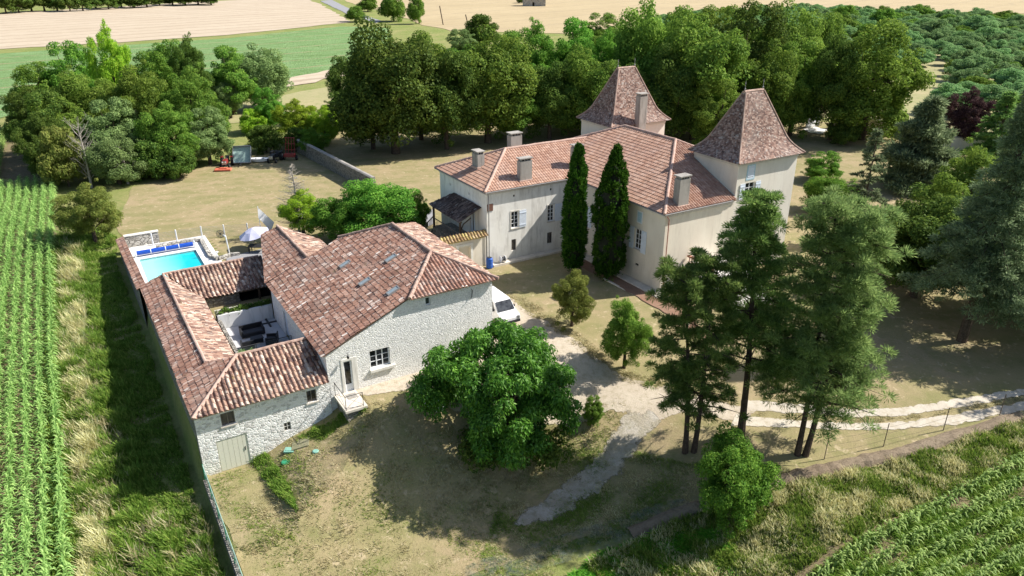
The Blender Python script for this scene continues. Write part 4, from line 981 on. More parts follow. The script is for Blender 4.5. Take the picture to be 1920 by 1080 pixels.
# shade netting strip on the ground at the bottom of the garden
k = NT('blue green ground netting'); k.pbr(k.mix(k.noise(k.geo(), 2.0, 5, .7), (.10, .13, .115), (.17, .20, .18)), .7, .3, k.bump(k.noise(k.geo(), 6, 3), .6, .06))
k.link(k.rng(k.noise(k.geo(), 1.4, 4, .7), .4, .7, .0, .45), k.bsdf.inputs['Alpha'])
o = sheet('ground_netting', pix([(880, 1110), (1000, 1075), (1140, 1030), (1290, 975), (1330, 935), (1240, 945), (1100, 990), (990, 1025), (870, 1065)]), .14, k.m, .6, .1, 2, kind=None); tag(o, 'strip of blue grey netting laid on the ground at the foot of the garden', 'netting')

# ------------------------------------------------------------------ pool
po_ = empty('swimming_pool', W(-70, 6, 0), 'rectangular turquoise swimming pool with white surround and blue roller cover', 'swimming pool')
u0, u1_, v0, v1 = POOL; FL = .09
k = NT('pool liner'); sx = k.sep(k.geo()); k.pbr(k.mix(k.noise(k.geo(), .6, 3), (.30, .72, .74), (.36, .78, .80)), .4, .3); liner = k.m
q = MB()
sh, dp = -1.0, -2.3
q.quad(W(u0, v0, sh), W(u1_, v0, sh), W(u1_, v1-2.2, sh-.1), W(u0, v1-2.2, sh-.1)); q.quad(W(u0, v1-2.2, sh-.1), W(u1_, v1-2.2, sh-.1), W(u1_, v1, dp), W(u0, v1, dp))
for (a, b), (c, d) in (((u0, v0), (u1_, v0)), ((u1_, v0), (u1_, v1)), ((u1_, v1), (u0, v1)), ((u0, v1), (u0, v0))): q.quad(W(a, b, dp), W(c, d, dp), W(c, d, FL), W(a, b, FL))
q.build('basin', liner, po_, fix=False)
k = NT('pool water'); b = k.pbr((.10, .86, .88), .03, .5, k.bump(k.noise(k.geo(), 1.2, 3), .12, .05)); k.bsdf.inputs['Transmission Weight'].default_value = 0.0; k.bsdf.inputs['Alpha'].default_value = .7
sv = k.sep(k.geo()); vv_ = k.math('ADD', k.math('MULTIPLY', sv[0], VX), k.math('MULTIPLY', sv[1], VY))
k.link(k.mix(k.rng(vv_, 4.6, 7.4), (.42, .92, .90), (.00, .66, .72)), k.bsdf.inputs['Base Color'])
q = MB(); q.quad(W(u0, v0, -.06), W(u1_, v0, -.06), W(u1_, v1, -.06), W(u0, v1, -.06)).build('water', k.m, po_)
q = MB()
def ringbox(q, i, o_, z0, z1):
    a0, a1, b0, b1 = i; c0, c1, d0, d1 = o_
    q.box(c0, a0, d0, d1, z0, z1); q.box(a1, c1, d0, d1, z0, z1); q.box(a0, a1, d0, b0, z0, z1); q.box(a0, a1, b1, d1, z0, z1)
ringbox(q, POOL, (-77.8, -64.4, 3.2, 10.3), -.15, FL+.02); q.build('surround', M['concrete'], po_)
q = MB(); ringbox(q, POOL, (u0-.3, u1_+.3, v0-.3, v1+.3), FL+.02, FL+.05); q.build('coping', M['white_paint'], po_)
cv = empty('pool_cover', W(-75, 6, 0), 'rolled blue solar pool cover on a white reel at the far end of the pool', 'pool cover')
q = MB(); q.tube([W(-74.7, 3.7, .48), W(-74.7, 8.7, .48)], .21, 12); q.build('rolled_cover', flat('blue bubble cover', (.01, .07, .42), .35, .5, var=.2), cv)
q = MB(); q.box(-74.85, -74.55, 3.5, 3.62, .12, .75); q.box(-74.85, -74.55, 8.78, 8.9, .12, .75); q.build('reel_stand', M['white_paint'], cv)
q = MB()
for vv in (4.9, 6.2, 7.4): q.lathe([(.225, -.03), (.225, .03)], (0, 0, 0), 12) if False else q.tube([W(-74.7, vv-.02, .48), W(-74.7, vv+.05, .48)], .222, 12)
q.build('strap', M['white_paint'], cv)
# stone kerb round the raised lawn by the pool, slabs
q = MB()
kp = pix([(378, 452), (388, 470), (395, 482), (410, 488), (432, 480), (450, 478)], 0.1)
for a, b in zip(kp[:-1], kp[1:]): q.bar((a[0], a[1], .22), (b[0], b[1], .22), .38, .3)
kp = pix([(375, 452), (350, 455), (320, 460), (295, 466)], .1)
for a, b in zip(kp[:-1], kp[1:]): q.bar((a[0], a[1], .22), (b[0], b[1], .22), .45, .35)
o = q.build('pool_kerb', M['stone_block']); tag(o, 'low pale rough stone kerb curving round the grass beside the pool', 'kerb')
sheet('pool_paving', pix([(425, 487), (452, 478), (520, 462), (560, 480), (520, 520), (430, 520)], 0), .13, M['tarmac'], .7, .02)
# white post and wire fence behind the pool
pf = empty('pool_fence', UN(290, 462), 'white post fence with horizontal wires behind the pool', 'fence')
fp = [(288, 462), (333, 455), (380, 448), (422, 445), (466, 442), (505, 440)]
q = MB(); gps = [UN(x, y) for x, y in fp]
for p in gps: q.cbox(p.x-.05, p.x+.05, p.y-.05, p.y+.05, 0, 1.35)
q.build('post', M['white_paint'], pf); q = MB()
for a, b in zip(gps[:-1], gps[1:]):
    for i in range(9): q.tube([a+Vector((0, 0, .15+i*.135)), b+Vector((0, 0, .15+i*.135))], .013, 4, False)
q.build('wire', M['steel'], pf)
# outdoor shower post with round grille, small lamp post
p = UN(431, 478); ob = empty('post_fan', p, 'white post carrying a round dark fan grille on the grass by the pool', 'fan')
q = MB(); q.tube([p, p+Vector((-.12, 0, 1.9))], .06, 8); q.tube([p+Vector((-.12, 0, 1.9)), p+Vector((-.35, 0, 2.0))], .09, 8); q.build('post', M['white_paint'], ob)
q = MB(); c = p+Vector((-.55, -.05, 2.15))
for r_ in (.1, .2, .3, .38): q.tube([c+Vector((r_*math.cos(t), -.03, r_*math.sin(t))) for t in [i*math.pi/9 for i in range(19)]], .018, 5, False)
for i in range(8): q.tube([c, c+Vector((.38*math.cos(i*math.pi/4), -.03, .38*math.sin(i*math.pi/4)))], .014, 4, False)
q.lathe([(.08, -.05), (.08, .05)], c, 8); q.build('grille', M['iron'], ob)
p = UN(409, 488); q = MB(); q.lathe([(.05, 0), (.05, .75), (.12, .76), (.16, .86), (.03, .92)], p, 8); o = q.build('garden_lamp', M['white_paint']); tag(o, 'short white mushroom garden lamp on the pool kerb', 'garden lamp')
# parasols by the annexe
p = UN(478, 468); ps = empty('pool_parasol', p, 'faded lilac parasol tilted open over the dark table by the pool', 'parasol')
def parasol(ps, p, r, h, n, mat, tilt):
    R_ = Matrix.Rotation(tilt[0], 3, 'X') @ Matrix.Rotation(tilt[1], 3, 'Y'); top = p+Vector((0, 0, h)); vs = [top]; fs = []
    m = n*2
    for ring, (rr, dz) in enumerate(((.5, -.22), (1, -.62))):
        for i in range(m):
            f = 1 if i % 2 == 0 else .93
            a = 2*math.pi*i/m; vs.append(top+R_@Vector((r*rr*f*math.cos(a), r*rr*f*math.sin(a), dz-(.05 if i % 2 else 0)*ring)))
    for i in range(m): fs.append((0, 1+i, 1+(i+1) % m)); fs.append((1+i, 1+m+i, 1+m+(i+1) % m, 1+(i+1) % m))
    q = MB(); q.add(vs, fs); q.build('canopy', mat, ps)
    q = MB(); q.tube([p, top-Vector((0, 0, .1))], .03, 8); q.build('pole', M['steel'], ps)
parasol(ps, p, 1.5, 2.2, 8, M['parasol'], (.12, -.18))
p = UN(500, 452); ws = empty('windbreak', p, 'tall white canvas sail windbreak standing behind the lilac parasol', 'windbreak')
q = MB(); q.add([p+Vector((-.5, .0, 2.4)), p+Vector((-.45, .05, 3.5)), p+Vector((.75, .8, 1.7)), p+Vector((.4, .5, .9))], [(0, 1, 2, 3)])
q.add([p+Vector((-.5, .03, 2.4)), p+Vector((-.45, .08, 3.5)), p+Vector((.72, .83, 1.7)), p+Vector((.37, .53, .9))], [(3, 2, 1, 0)]); q.build('canvas', M['canvas_white'], ws)
q = MB(); q.tube([p+Vector((-.47, .1, 0)), p+Vector((-.45, .1, 3.6))], .035, 6); q.build('pole', M['white_paint'], ws)
p = UN(482, 474); tb = empty('poolside_table', p, 'dark outdoor dining table under the lilac parasol', 'table')
q = MB(); q.cbox(p.x-.7, p.x+.9, p.y-.5, p.y+.5, .7, .76); q.build('tabletop', M['rattan'], tb)
for sx_, sy_ in ((-.6, -.4), (.8, -.4), (-.6, .4), (.8, .4)): q = MB(); q.cbox(p.x+sx_-.04, p.x+sx_+.04, p.y+sy_-.04, p.y+sy_+.04, 0, .698); q.build('leg', M['rattan'], tb)
# ------------------------------------------------------------------ courtyard terrace
sheet('terrace_floor', uvp([(-55.1, 7.45), (-55.1, 11.28), (-47.0, 11.28), (-47.0, 7.3)]), .05, M['terrace'], .8)
tw = empty('terrace_wall', W(-55.2, 9, 0), 'white rendered terrace wall with an ivy filled planter along its top', 'wall')
q = MB(); q.box(-55.3, -55.12, 7.2, 11.28, -.2, 1.2); q.build('wall', M['terrace_wall'], tw)
q = MB(); q.box(-56.1, -55.303, 7.2, 11.28, -.2, 1.12); q.build('planter', M['stone_grey'], tw)
q = MB(); q.box(-56.25, -56.103, 7.2, 9.2, .9, 1.22); q.build('planter_edge', M['slab'], tw)
tw2 = empty('terrace_side_wall', W(-51, 7.3, 0), 'mossy low wall between the terrace and the tiled wing roof', 'wall'); q = MB(); q.box(-55.1, -47.7, 7.15, 7.4, -.2, .85); q.build('wall', M['stone_grey'], tw2)
rl_ = empty('terrace_railing', W(-47, 9, 0), 'black metal terrace railing above the front outbuilding ridge', 'railing')
q = MB(); q.tube([W(-49.4, 7.4, 1.05), W(-49.4, 11.15, 1.05)], .03, 6); q.tube([W(-49.4, 7.4, .2), W(-49.4, 11.15, .2)], .018, 6)
for i in range(4): q.tube([W(-49.4, 7.4+i*1.25, .05), W(-49.4, 7.4+i*1.25, 1.05)], .025, 6)
q.build('rail', M['iron'], rl_)
q = MB(); q.quad(W(-49.36, 7.4, .25), W(-49.36, 11.1, .25), W(-49.36, 11.1, 1.0), W(-49.36, 7.4, 1.0)); k = NT('smoked glass screen'); k.pbr((.10, .12, .12), .1, .6); k.bsdf.inputs['Alpha'].default_value = .35; q.build('glass_screen', k.m, rl_)
def seat(name, u, v, ln, rot, lab, cat, grp=None):
    r = empty(name, W(u, v, .05), lab, cat, grp)
    def B(q, a0, a1, b0, b1, z0, z1):
        cs = []
        for z in (z0, z1):
            for a, b in ((a0, b0), (a1, b0), (a1, b1), (a0, b1)):
                x = a*math.cos(rot)-b*math.sin(rot); y = a*math.sin(rot)+b*math.cos(rot); cs.append(W(u+y, v+x, z+.05))
        q.hexa(cs)
    h = ln/2
    q = MB(); B(q, -h, h, -.38, .38, .08, .32); q.build('seat_frame', M['rattan'], r)
    q = MB(); B(q, -h+.13, h-.13, -.27, .36, .323, .42); q.build('cushion', M['cushion'], r)
    q = MB(); B(q, -h, h, -.46, -.383, .1, .76); q.build('backrest', M['rattan'], r)
    for s in (-1, 1): q = MB(); a, b = sorted((s*h, s*(h-.12))); B(q, a, b, -.38, .38, .323, .6); q.build('armrest', M['rattan'], r)
    return r
def tp(x, y): p = UN(x, y, .1); return toUV(p.x, p.y)
a = tp(474, 627); seat('garden_sofa', a[0], a[1], 1.7, 0, 'long black rattan sofa in the shade of the courtyard terrace', 'sofa')
a = tp(465, 652); seat('garden_armchair', a[0], a[1], .85, math.pi, 'black rattan armchair facing the sofa, nearest the sunny side of the terrace', 'armchair')
a = tp(510, 642); seat('garden_armchair', a[0], a[1], .85, math.pi*.62, 'black rattan armchair turned beside the coffee table, nearest the barn wall', 'armchair')
a = tp(483, 640); ct = empty('coffee_table', W(a[0], a[1], .05), 'low square dark coffee table in front of the black rattan sofa', 'coffee table')
q = MB(); q.box(a[0]-.3, a[0]+.3, a[1]-.42, a[1]+.42, .40, .46); q.build('tabletop', M['cushion'], ct); q = MB(); q.box(a[0]-.26, a[0]+.26, a[1]-.38, a[1]+.38, .06, .398); q.build('base', M['rattan'], ct)
a = tp(503, 605); q = MB(); q.box(a[0]-.75, a[0]+.75, a[1]-.07, a[1]+.07, .06, .13); q.box(a[0]-.07, a[0]+.07, a[1]-.75, a[1]-.072, .06, .13); q.box(a[0]-.07, a[0]+.07, a[1]+.072, a[1]+.75, .06, .13); o = q.build('parasol_base', M['iron']); tag(o, 'black cross shaped parasol base lying on the terrace floor', 'parasol base')
# ------------------------------------------------------------------ landing outside the barn door
ld = empty('door_landing', W(-40.5, 12.3, -1), 'pale stone landing with thin iron railing outside the white barn door', 'landing')
q = MB(); q.box(-41.53, -39.3, 11.55, 13.0, -.08, .08); q.build('slab', M['slab'], ld); q = MB(); q.box(-41.5, -39.45, 11.7, 12.9, -2.4, -.083); q.build('base', M['stone_grey'], ld)
q = MB(); P4 = [W(-41.45, 11.62, .08), W(-39.4, 11.62, .08), W(-39.4, 12.75, .08)]
for p in P4: q.tube([p, p+Vector((0, 0, 1.0))], .022, 6)
for a, b in zip(P4[:-1], P4[1:]):
    q.tube([a+Vector((0, 0, 1.0)), b+Vector((0, 0, 1.0))], .022, 6); q.tube([a+Vector((0, 0, .1)), b+Vector((0, 0, .1))], .014, 5); q.tube([a+Vector((0, 0, .12)), b+Vector((0, 0, .98))], .01, 5); q.tube([b+Vector((0, 0, .12)), a+Vector((0, 0, .98))], .01, 5)
q.build('railing', M['iron'], ld); q = MB(); q.box(-41.2, -40.6, 12.2, 12.85, .083, .1); q.build('door_mat', M['cement'], ld)
# manhole covers
for (x, y), lb, sq in (((543, 846), 'square pale green cover on the grass near the garage door', 1), ((536, 868), 'round bright green cover lowest on the dry grass', 0), ((592, 848), 'small faded green cover at the edge of the tree shadow', 2)):
    p = GT(x, y); q = MB()
    if sq == 1: q.cbox(p.x-.3, p.x+.3, p.y-.25, p.y+.25, p.z+.03, p.z+.13); q.cbox(p.x-.2, p.x+.2, p.y-.15, p.y+.15, p.z+.133, p.z+.16)
    else: r_ = .28 if sq == 0 else .2; q.lathe([(r_, .02), (r_, .1), (r_*.8, .13)], p, 16)
    tag(q.build('drain_cover', M['green_cover'] if sq == 0 else flat('faded green cover', (.20, .40, .32), .6)), lb, 'drain cover', 'green drain covers by the outbuilding')
a_, b_ = GT(548, 838), GT(580, 828); q = MB(); q.bar(a_, b_, .9, .14); tag(q.build('cellar_slab', plaster('mossy slab', (.24, .24, .14), (.32, .29, .20), (.12, .13, .06), .8, sc=3)), 'mossy concrete slab sunk in the grass under the small blocked window', 'slab')
# blue barrel, hose reel
p = W(-55.4, 30.9, .05); br = empty('water_barrel', p, 'bright blue plastic water barrel at the manor corner', 'barrel')
q = MB(); q.lathe([(.27, 0), (.31, .08), (.31, .3), (.33, .33), (.31, .36), (.31, .62), (.33, .65), (.31, .68), (.30, .9), (.24, .98), (.24, 1.0)], p, 18); q.build('body', M['plastic_blue'], br, smooth=False); q = MB(); q.lathe([(.2, 0), (.2, .03)], p+Vector((0, 0, 1.0)), 14); q.build('lid', M['iron'], br)
p = W(-55.6, 32.4, .2); hr = empty('hose_reel', p, 'small white and grey hose reel against the manor base', 'hose reel')
q = MB(); ax = W(0, 1)*.2; q.tube([p+ax+Vector((0, 0, .35)), p-ax+Vector((0, 0, .35))], .2, 12); q.build('drum', M['cushion'], hr)
q = MB()
for s in (-1, 1): q.tube([p+ax*1.05*s+Vector((0, 0, .35)), p+ax*1.2*s+Vector((0, 0, .35))], .3, 14)
q.build('flange', M['white_paint'], hr)
# ------------------------------------------------------------------ white garden table and chairs under the walnut
def gtable():
    p = GT(815, 765); t = empty('garden_table', p, 'round white garden table half hidden under the spreading walnut tree', 'table')
    q = MB(); q.lathe([(.62, .70), (.62, .74)], p, 22); q.build('tabletop', M['white_paint'], t)
    for i in range(4): a = math.pi/4+i*math.pi/2; q = MB(); q.tube([p+Vector((.35*math.cos(a), .35*math.sin(a), .7)), p+Vector((.45*math.cos(a), .45*math.sin(a), 0))], .025, 6); q.build('leg', M['white_paint'], t)
gtable()
def gchair(x, y, rot, lb):
    p = GT(x, y); t = empty('garden_chair', p, lb, 'chair', 'white chairs round the garden table')
    R_ = Matrix.Rotation(rot, 3, 'Z'); f = lambda x, y, z: p+R_@Vector((x, y, z))
    def bx(q, x0, x1, y0, y1, z0, z1): q.hexa([f(x0, y0, z0), f(x1, y0, z0), f(x1, y1, z0), f(x0, y1, z0), f(x0, y0, z1), f(x1, y0, z1), f(x1, y1, z1), f(x0, y1, z1)])
    q = MB(); bx(q, -.22, .22, -.22, .22, .42, .45); q.build('seat', M['white_paint'], t); q = MB(); bx(q, -.22, .22, .2, .23, .453, .88); q.build('backrest', M['white_paint'], t)
    for a in (-1, 1):
        for b in (-1, 1): q = MB(); q.tube([f(a*.2, b*.19, .42), f(a*.22, b*.22, 0)], .018, 5); q.build('leg', M['white_paint'], t)
gchair(797, 765, math.pi/2, 'white garden chair at the left of the round table under the walnut'); gchair(826, 775, math.pi*.95, 'white garden chair in front of the round table under the walnut')
# ------------------------------------------------------------------ machines parked under the trees
def frame_at(px, py, rot, z=None):
    p = UN(px, py); R_ = Matrix.Rotation(rot, 3, 'Z'); return p, (lambda x, y, z: p+R_@Vector((x, y, z)))
def lbox(q, f, x0, x1, y0, y1, z0, z1, tx=1.0): 
    mx = (x0+x1)/2; my = (y0+y1)/2
    g = lambda x: mx+(x-mx)*tx
    return q.hexa([f(x0, y0, z0), f(x1, y0, z0), f(x1, y1, z0), f(x0, y1, z0), f(g(x0), my+(y0-my)*tx, z1), f(g(x1), my+(y0-my)*tx, z1), f(g(x1), my+(y1-my)*tx, z1), f(g(x0), my+(y1-my)*tx, z1)])
def wheel(f, x, y, r, w_, parent, name='wheel'):
    q = MB(); q.tube([f(x-w_/2, y, r), f(x+w_/2, y, r)], r, 16); o = q.build(name, M['tyre'], parent)
    q = MB(); q.tube([f(x-w_/2-.015, y, r), f(x+w_/2+.015, y, r)], r*.5, 12); q.build('rim', M['steel'], o)
def tractor(px, py, rot, lb, paint, s=1.0):
    p, f0 = frame_at(px, py, rot); f = lambda x, y, z: f0(x*s, y*s, z*s); t = empty('tractor', p, lb, 'tractor')
    q = MB(); lbox(q, f, -.28, .28, -1.5, -.1, .6, 1.12, .9); q.build('bonnet', paint, t, bevel=.03)
    q = MB(); lbox(q, f, -.3, .3, -.08, .9, .5, .75); q.build('chassis', M['iron'], t)
    for a in (-1, 1): q = MB(); lbox(q, f, a*.62-.17, a*.62+.17, .1, 1.1, 1.2, 1.26); q.build('fender', paint, t)
    q = MB(); lbox(q, f, -.25, .25, .45, .85, .85, .95); lbox(q, f, -.25, .25, .86, .93, .85, 1.3); q.build('seat', M['cushion'], t)
    q = MB(); q.tube([f(0, 0, 1.0), f(0, .25, 1.3)], .02, 6); q.tube([f(.2*math.cos(i*.7), .27+.1*math.sin(i*.7), 1.3+.15*math.sin(i*.7)) for i in range(10)], .018, 5, False); q.build('steering_wheel', M['iron'], t)
    q = MB(); lbox(q, f, -.29, .29, -1.56, -1.502, .62, 1.05); q.build('grille', M['steel'], t)
    for a in (-1, 1):
        wheel(f, a*.66, .6, .6, .32, t); wheel(f, a*.52, -1.15, .32, .2, t)
        q = MB(); q.lathe([(.08*s, 0), (.08*s, .05)], f(a*.2, -1.6, .95), 8); q.build('headlight', M['white_paint'], t)
    return t, f
t, f = tractor(426, 312, .15, 'small faded red tractor with an orange mower deck at the left of the parked machines', M['red_paint'])
q = MB(); lbox(q, f, -1.15, 1.05, -2.9, -1.9, .12, .32, .92); lbox(q, f, -.5, .5, -2.6, -2.2, .323, .45); q.build('mower_deck', M['orange_paint'], t, bevel=.03)
q = MB(); q.bar(f(-.3, -1.9, .4), f(-.2, -1.5, .6), .08, .08); q.bar(f(.3, -1.9, .4), f(.2, -1.5, .6), .08, .08); q.build('linkage', M['iron'], t)
tractor(517, 302, -.1, 'old dark tractor with silver bonnet parked in deep shade under the bright shrubs', M['iron'])
p, f = frame_at(455, 309, .12); tr = empty('tipping_trailer', p, 'tipped up grey green trailer standing beside the red tractor', 'trailer')
def f2(x, y, z): return f(x, y*math.cos(.9)-z*math.sin(.9)*-1*-1, .45+y*math.sin(.9)+z*math.cos(.9))
q = MB(); lbox(q, f2, -1.15, 1.15, -.3, 2.1, 0, .08); q.build('bed', M['green_grey'], tr)
q = MB()
for a, b, c, d in ((-1.2, -1.152, -.3, 2.1), (1.152, 1.2, -.3, 2.1), (-1.15, 1.15, -.36, -.302), (-1.15, 1.15, 2.102, 2.16)): lbox(q, f2, a, b, c, d, 0, .45)
q.build('side_board', M['steel'], tr)
q = MB(); q.bar(f(-.7, 1.1, .3), f(-.7, 1.3, 1.8), .08, .08); q.bar(f(.7, 1.1, .3), f(.7, 1.3, 1.8), .08, .08); q.bar(f(0, -.6, .4), f(0, -1.5, .3), .1, .1); q.build('drawbar', M['iron'], tr)
for a in (-1, 1): wheel(f, a*1.0, .4, .34, .2, tr)
p, f = frame_at(487, 304, .05); bt = empty('small_boat', p, 'small white upturned looking boat hull on the grass between trailer and dark tractor', 'boat')
bm_ = MB(); ring = []
N = 12
vsx, fsx = [], []
for i in range(N+1):
    x = -1.4+2.8*i/N; wd = .55*math.sqrt(max(.02, 1-(abs(x)/1.45)**2.2)); z0 = .15+.12*(x/1.4)**2
    vsx += [f(x, -wd, .55), f(x, -wd*.75, z0), f(x, wd*.75, z0), f(x, wd, .55), f(x, wd*.85, .55), f(x, 0, z0+.1), f(x, -wd*.85, .55)]
for i in range(N):
    for j in range(7): fsx.append((i*7+j, i*7+(j+1) % 7, (i+1)*7+(j+1) % 7, (i+1)*7+j))
bm_.add(vsx, fsx); bm_.build('hull', M['car_white'], bt, smooth=False)
q = MB(); lbox(q, f, -.6, -.4, -.42, .42, .44, .5); lbox(q, f, .4, .6, -.42, .42, .44, .5); q.build('bench', M['steel'], bt)
p, f = frame_at(545, 300, -.1); im = empty('hay_loader', p, 'tall dark red farm implement with an upright lattice frame beside the stone wall', 'farm implement')
q = MB()
for x in (-.7, -.25, .25, .7): q.bar(f(x, 0, .3), f(x*.8, .6, 3.0), .07, .07)
for z in (.6, 1.4, 2.2, 3.0): q.bar(f(-.75, (z-.3)*.22, z), f(.75, (z-.3)*.22, z), .07, .07)
q.build('frame', M['red_paint'], im); q = MB(); lbox(q, f, -.8, .8, -.5, .3, .5, .95, .9); q.build('hopper', M['red_paint'], im, bevel=.03)
for a in (-1, 1): wheel(f, a*.9, 0, .35, .15, im)
# ------------------------------------------------------------------ white van nosed up to the barn corner
def van():
    p = UN(933, 594); c = toUV(p.x, p.y); t = empty('white_van', p, 'small white van parked on the gravel beside the big barn corner', 'van')
    rot = rad(-60)   # nose towards the camera side (+u)
    f = lambda x, y, z: p + W(1, 0).normalized()*x + W(0, 1).normalized()*y + Vector((0, 0, z))
    # side profile, x forward
    prof = [(-2.0, .35), (-2.0, 1.75), (-1.85, 1.82), (.55, 1.80), (.75, 1.74), (1.35, 1.08), (2.0, .92), (2.1, .75), (2.1, .35)]
    q = MB(); vs = []
    for s in (-1, 1):
        for x, z in prof:
            wy = .82 if z < 1.1 else .82-.12*(z-1.1)/.7
            vs.append(f(x, s*wy, z))
    n = len(prof); fs = [tuple(range(n)), tuple(range(2*n-1, n-1, -1))]+[(i, (i+1) % n, n+(i+1) % n, n+i) for i in range(n)]
    q.add(vs, fs); q.build('body', M['car_white'], t, bevel=.02)
    q = MB(); q.quad(f(.80, -.66, 1.71), f(.80, .66, 1.71), f(1.36, .74, 1.095), f(1.36, -.74, 1.095))
    for i, v_ in enumerate(q.v): q.v[i] = tuple(Vector(v_)+W(.02, 0, .025))
    q.build('windscreen', M['glass'], t)
    for s in (-1, 1):
        q = MB(); q.add([f(-.2, s*.80, 1.15), f(.95, s*.81, 1.15), f(.55, s*.73, 1.66), f(-.2, s*.73, 1.66)], [(0, 1, 2, 3)])
        q.v = [tuple(Vector(a)+W(0, s*.025)) for a in q.v]; q.build('side_window', M['glass'], t)
        q = MB(); q.hexa([f(2.08, s*.5, .62), f(2.08, s*.75, .62), f(2.12, s*.75, .62), f(2.12, s*.5, .62), f(2.0, s*.5, .84), f(2.0, s*.75, .84), f(2.1, s*.75, .84), f(2.1, s*.5, .84)]); q.build('headlight', M['steel'], t)
        for x in (-1.3, 1.35):
            q = MB(); q.tube([f(x, s*.68, .31), f(x, s*.85, .31)], .31, 16); o = q.build('wheel', M['tyre'], t); q = MB(); q.tube([f(x, s*.84, .31), f(x, s*.865, .31)], .18, 12); q.build('rim', M['steel'], o)
        q = MB(); q.hexa([f(.85, s*.84, 1.1), f(1.0, s*.84, 1.1), f(1.0, s*1.0, 1.1), f(.85, s*1.0, 1.1), f(.85, s*.84, 1.25), f(1.0, s*.84, 1.25), f(1.0, s*1.0, 1.25), f(.85, s*1.0, 1.25)]); q.build('mirror', M['iron'], t)
    q = MB(); q.hexa([f(2.05, -.8, .36), f(2.17, -.78, .36), f(2.17, .78, .36), f(2.05, .8, .36), f(2.05, -.8, .56), f(2.15, -.78, .56), f(2.15, .78, .56), f(2.05, .8, .56)]); q.build('bumper', M['iron'], t)
van()
# far away stone hut in the wheat
p = UN(1000, 12); hut = empty('field_hut', p, 'small grey stone hut standing in the distant wheat field', 'hut')
q = MB(); q.cbox(p.x-6, p.x+7, p.y, p.y+9, -1, 4.2); q.build('wall', M['stone_block'], hut); q = MB(); q.add([p+Vector(c) for c in ((-6.5, -.5, 4.1), (7.5, -.5, 4.1), (7.5, 9.5, 4.1), (-6.5, 9.5, 4.1), (-6.5, 4.5, 7), (7.5, 4.5, 7))], [(0, 1, 5, 4), (2, 3, 4, 5), (0, 4, 3), (1, 2, 5), (3, 2, 1, 0)]); q.build('roof', M['tile_tower'], hut)
q = MB(); q.cbox(p.x-.5, p.x+.6, p.y-.05, p.y-.01, 0, 2.2); q.build('door', M['dark'], hut)
for (x, y), lb in (((831, 47), 'slim leaning utility pole at the edge of the distant wheat field'), ((879, 52), 'faint utility pole just behind the dark walnut tree')):
    p = UN(x, y); q = MB(); q.tube([p, p+Vector((-1.2, 0, 7.5 if x < 850 else 5))], .22, 6); tag(q.build('utility_pole', M['wood_dark']), lb, 'utility pole')
# ------------------------------------------------------------------ foliage
def unit(a): return a/np.maximum(1e-9, np.linalg.norm(a, axis=-1, keepdims=True))
def leaf_cloud(rs, C, R, n, L, Wd, up=.35, rand=.55, shell=.55, droop=0.0, zbias=.25, axis_out=0.0):
    """n leaf faces spread through clumps at C (k,3) with radii R (k,3)"""
    k = len(C); w = (R[:, 0]*R[:, 1]); w = w/w.sum(); ci = rs.choice(k, n, p=w)
    d = rs.normal(size=(n, 3)); d[:, 2] += zbias; d = unit(d)
    r = shell + (1-shell)*rs.random((n, 1))**.6
    pos = C[ci] + d*R[ci]*r
    nn = unit(d + rs.normal(size=(n, 3))*rand + np.array([0, 0, up]))
    t = rs.normal(size=(n, 3)); t = t*(1-axis_out) + d*axis_out*2; t[:, 2] -= droop*2
    t = unit(t - nn*np.sum(t*nn, 1, keepdims=True)); b = np.cross(nn, t)
    l = L*(.6+.8*rs.random((n, 1))); w_ = Wd*(.6+.8*rs.random((n, 1)))
    V = np.stack([pos - t*l*.5, pos + b*w_*.5 - nn*w_*.12, pos + t*l*.5, pos - b*w_*.5 - nn*w_*.12], 1).reshape(-1, 3)
    F = np.arange(4*n).reshape(n, 4)
    return V, F
def clumps(rs, n, rx, ry, rz, cz, rc, low=-.6, inner=.45, lump=.25, flat_=.8):
    d = rs.normal(size=(n*3, 3)); d = unit(d); d = d[d[:, 2] > low][:n]
    r = inner+(1-inner)*rs.random((len(d), 1))**.45
    ph = rs.random(6)*6.28
    wob = 1+lump*(np.sin(d[:, 0]*3.1+ph[0])*np.sin(d[:, 1]*2.7+ph[1]) + .6*np.sin(d[:, 2]*4.5+d[:, 0]*3+ph[2]))[:, None]
    C = d*r*wob*np.array([rx-rc*.6, ry-rc*.6, rz-rc*.5]) + np.array([0, 0, cz])
    out = rs.random(len(C)) < .10; C[out] = (C[out]-np.array([0, 0, cz]))*rs.uniform(1.08, 1.25, (out.sum(), 1))+np.array([0, 0, cz])
    R = rc*(.55+.8*rs.random((len(C), 1)))*np.array([[1, 1, flat_]]); R[out] *= .7
    return C, R
def limbs(rs, C, h0, r0, n=10, fork=.35, lean=(0, 0)):
    q = MB(); top = C[:, 2].max(); f = top*.62
    q.tube([(0, 0, -.4), (lean[0]*.2, lean[1]*.2, f*.3), (lean[0]*.6, lean[1]*.6, f*.7), (lean[0], lean[1], f)], [r0*1.35, r0, r0*.75, r0*.4], 8)
    for i in rs.choice(len(C), min(n, len(C)), replace=False):
        c = C[i]; a = rs.uniform(.25, .9)*f; st = np.array([lean[0]*a/f, lean[1]*a/f, a])
        m = (st+c)/2 + np.array([0, 0, -.06*np.linalg.norm(c-st)]) + rs.normal(size=3)*.12
        q.tube([st, m, c], [r0*.38, r0*.24, r0*.07], 5)
    return q
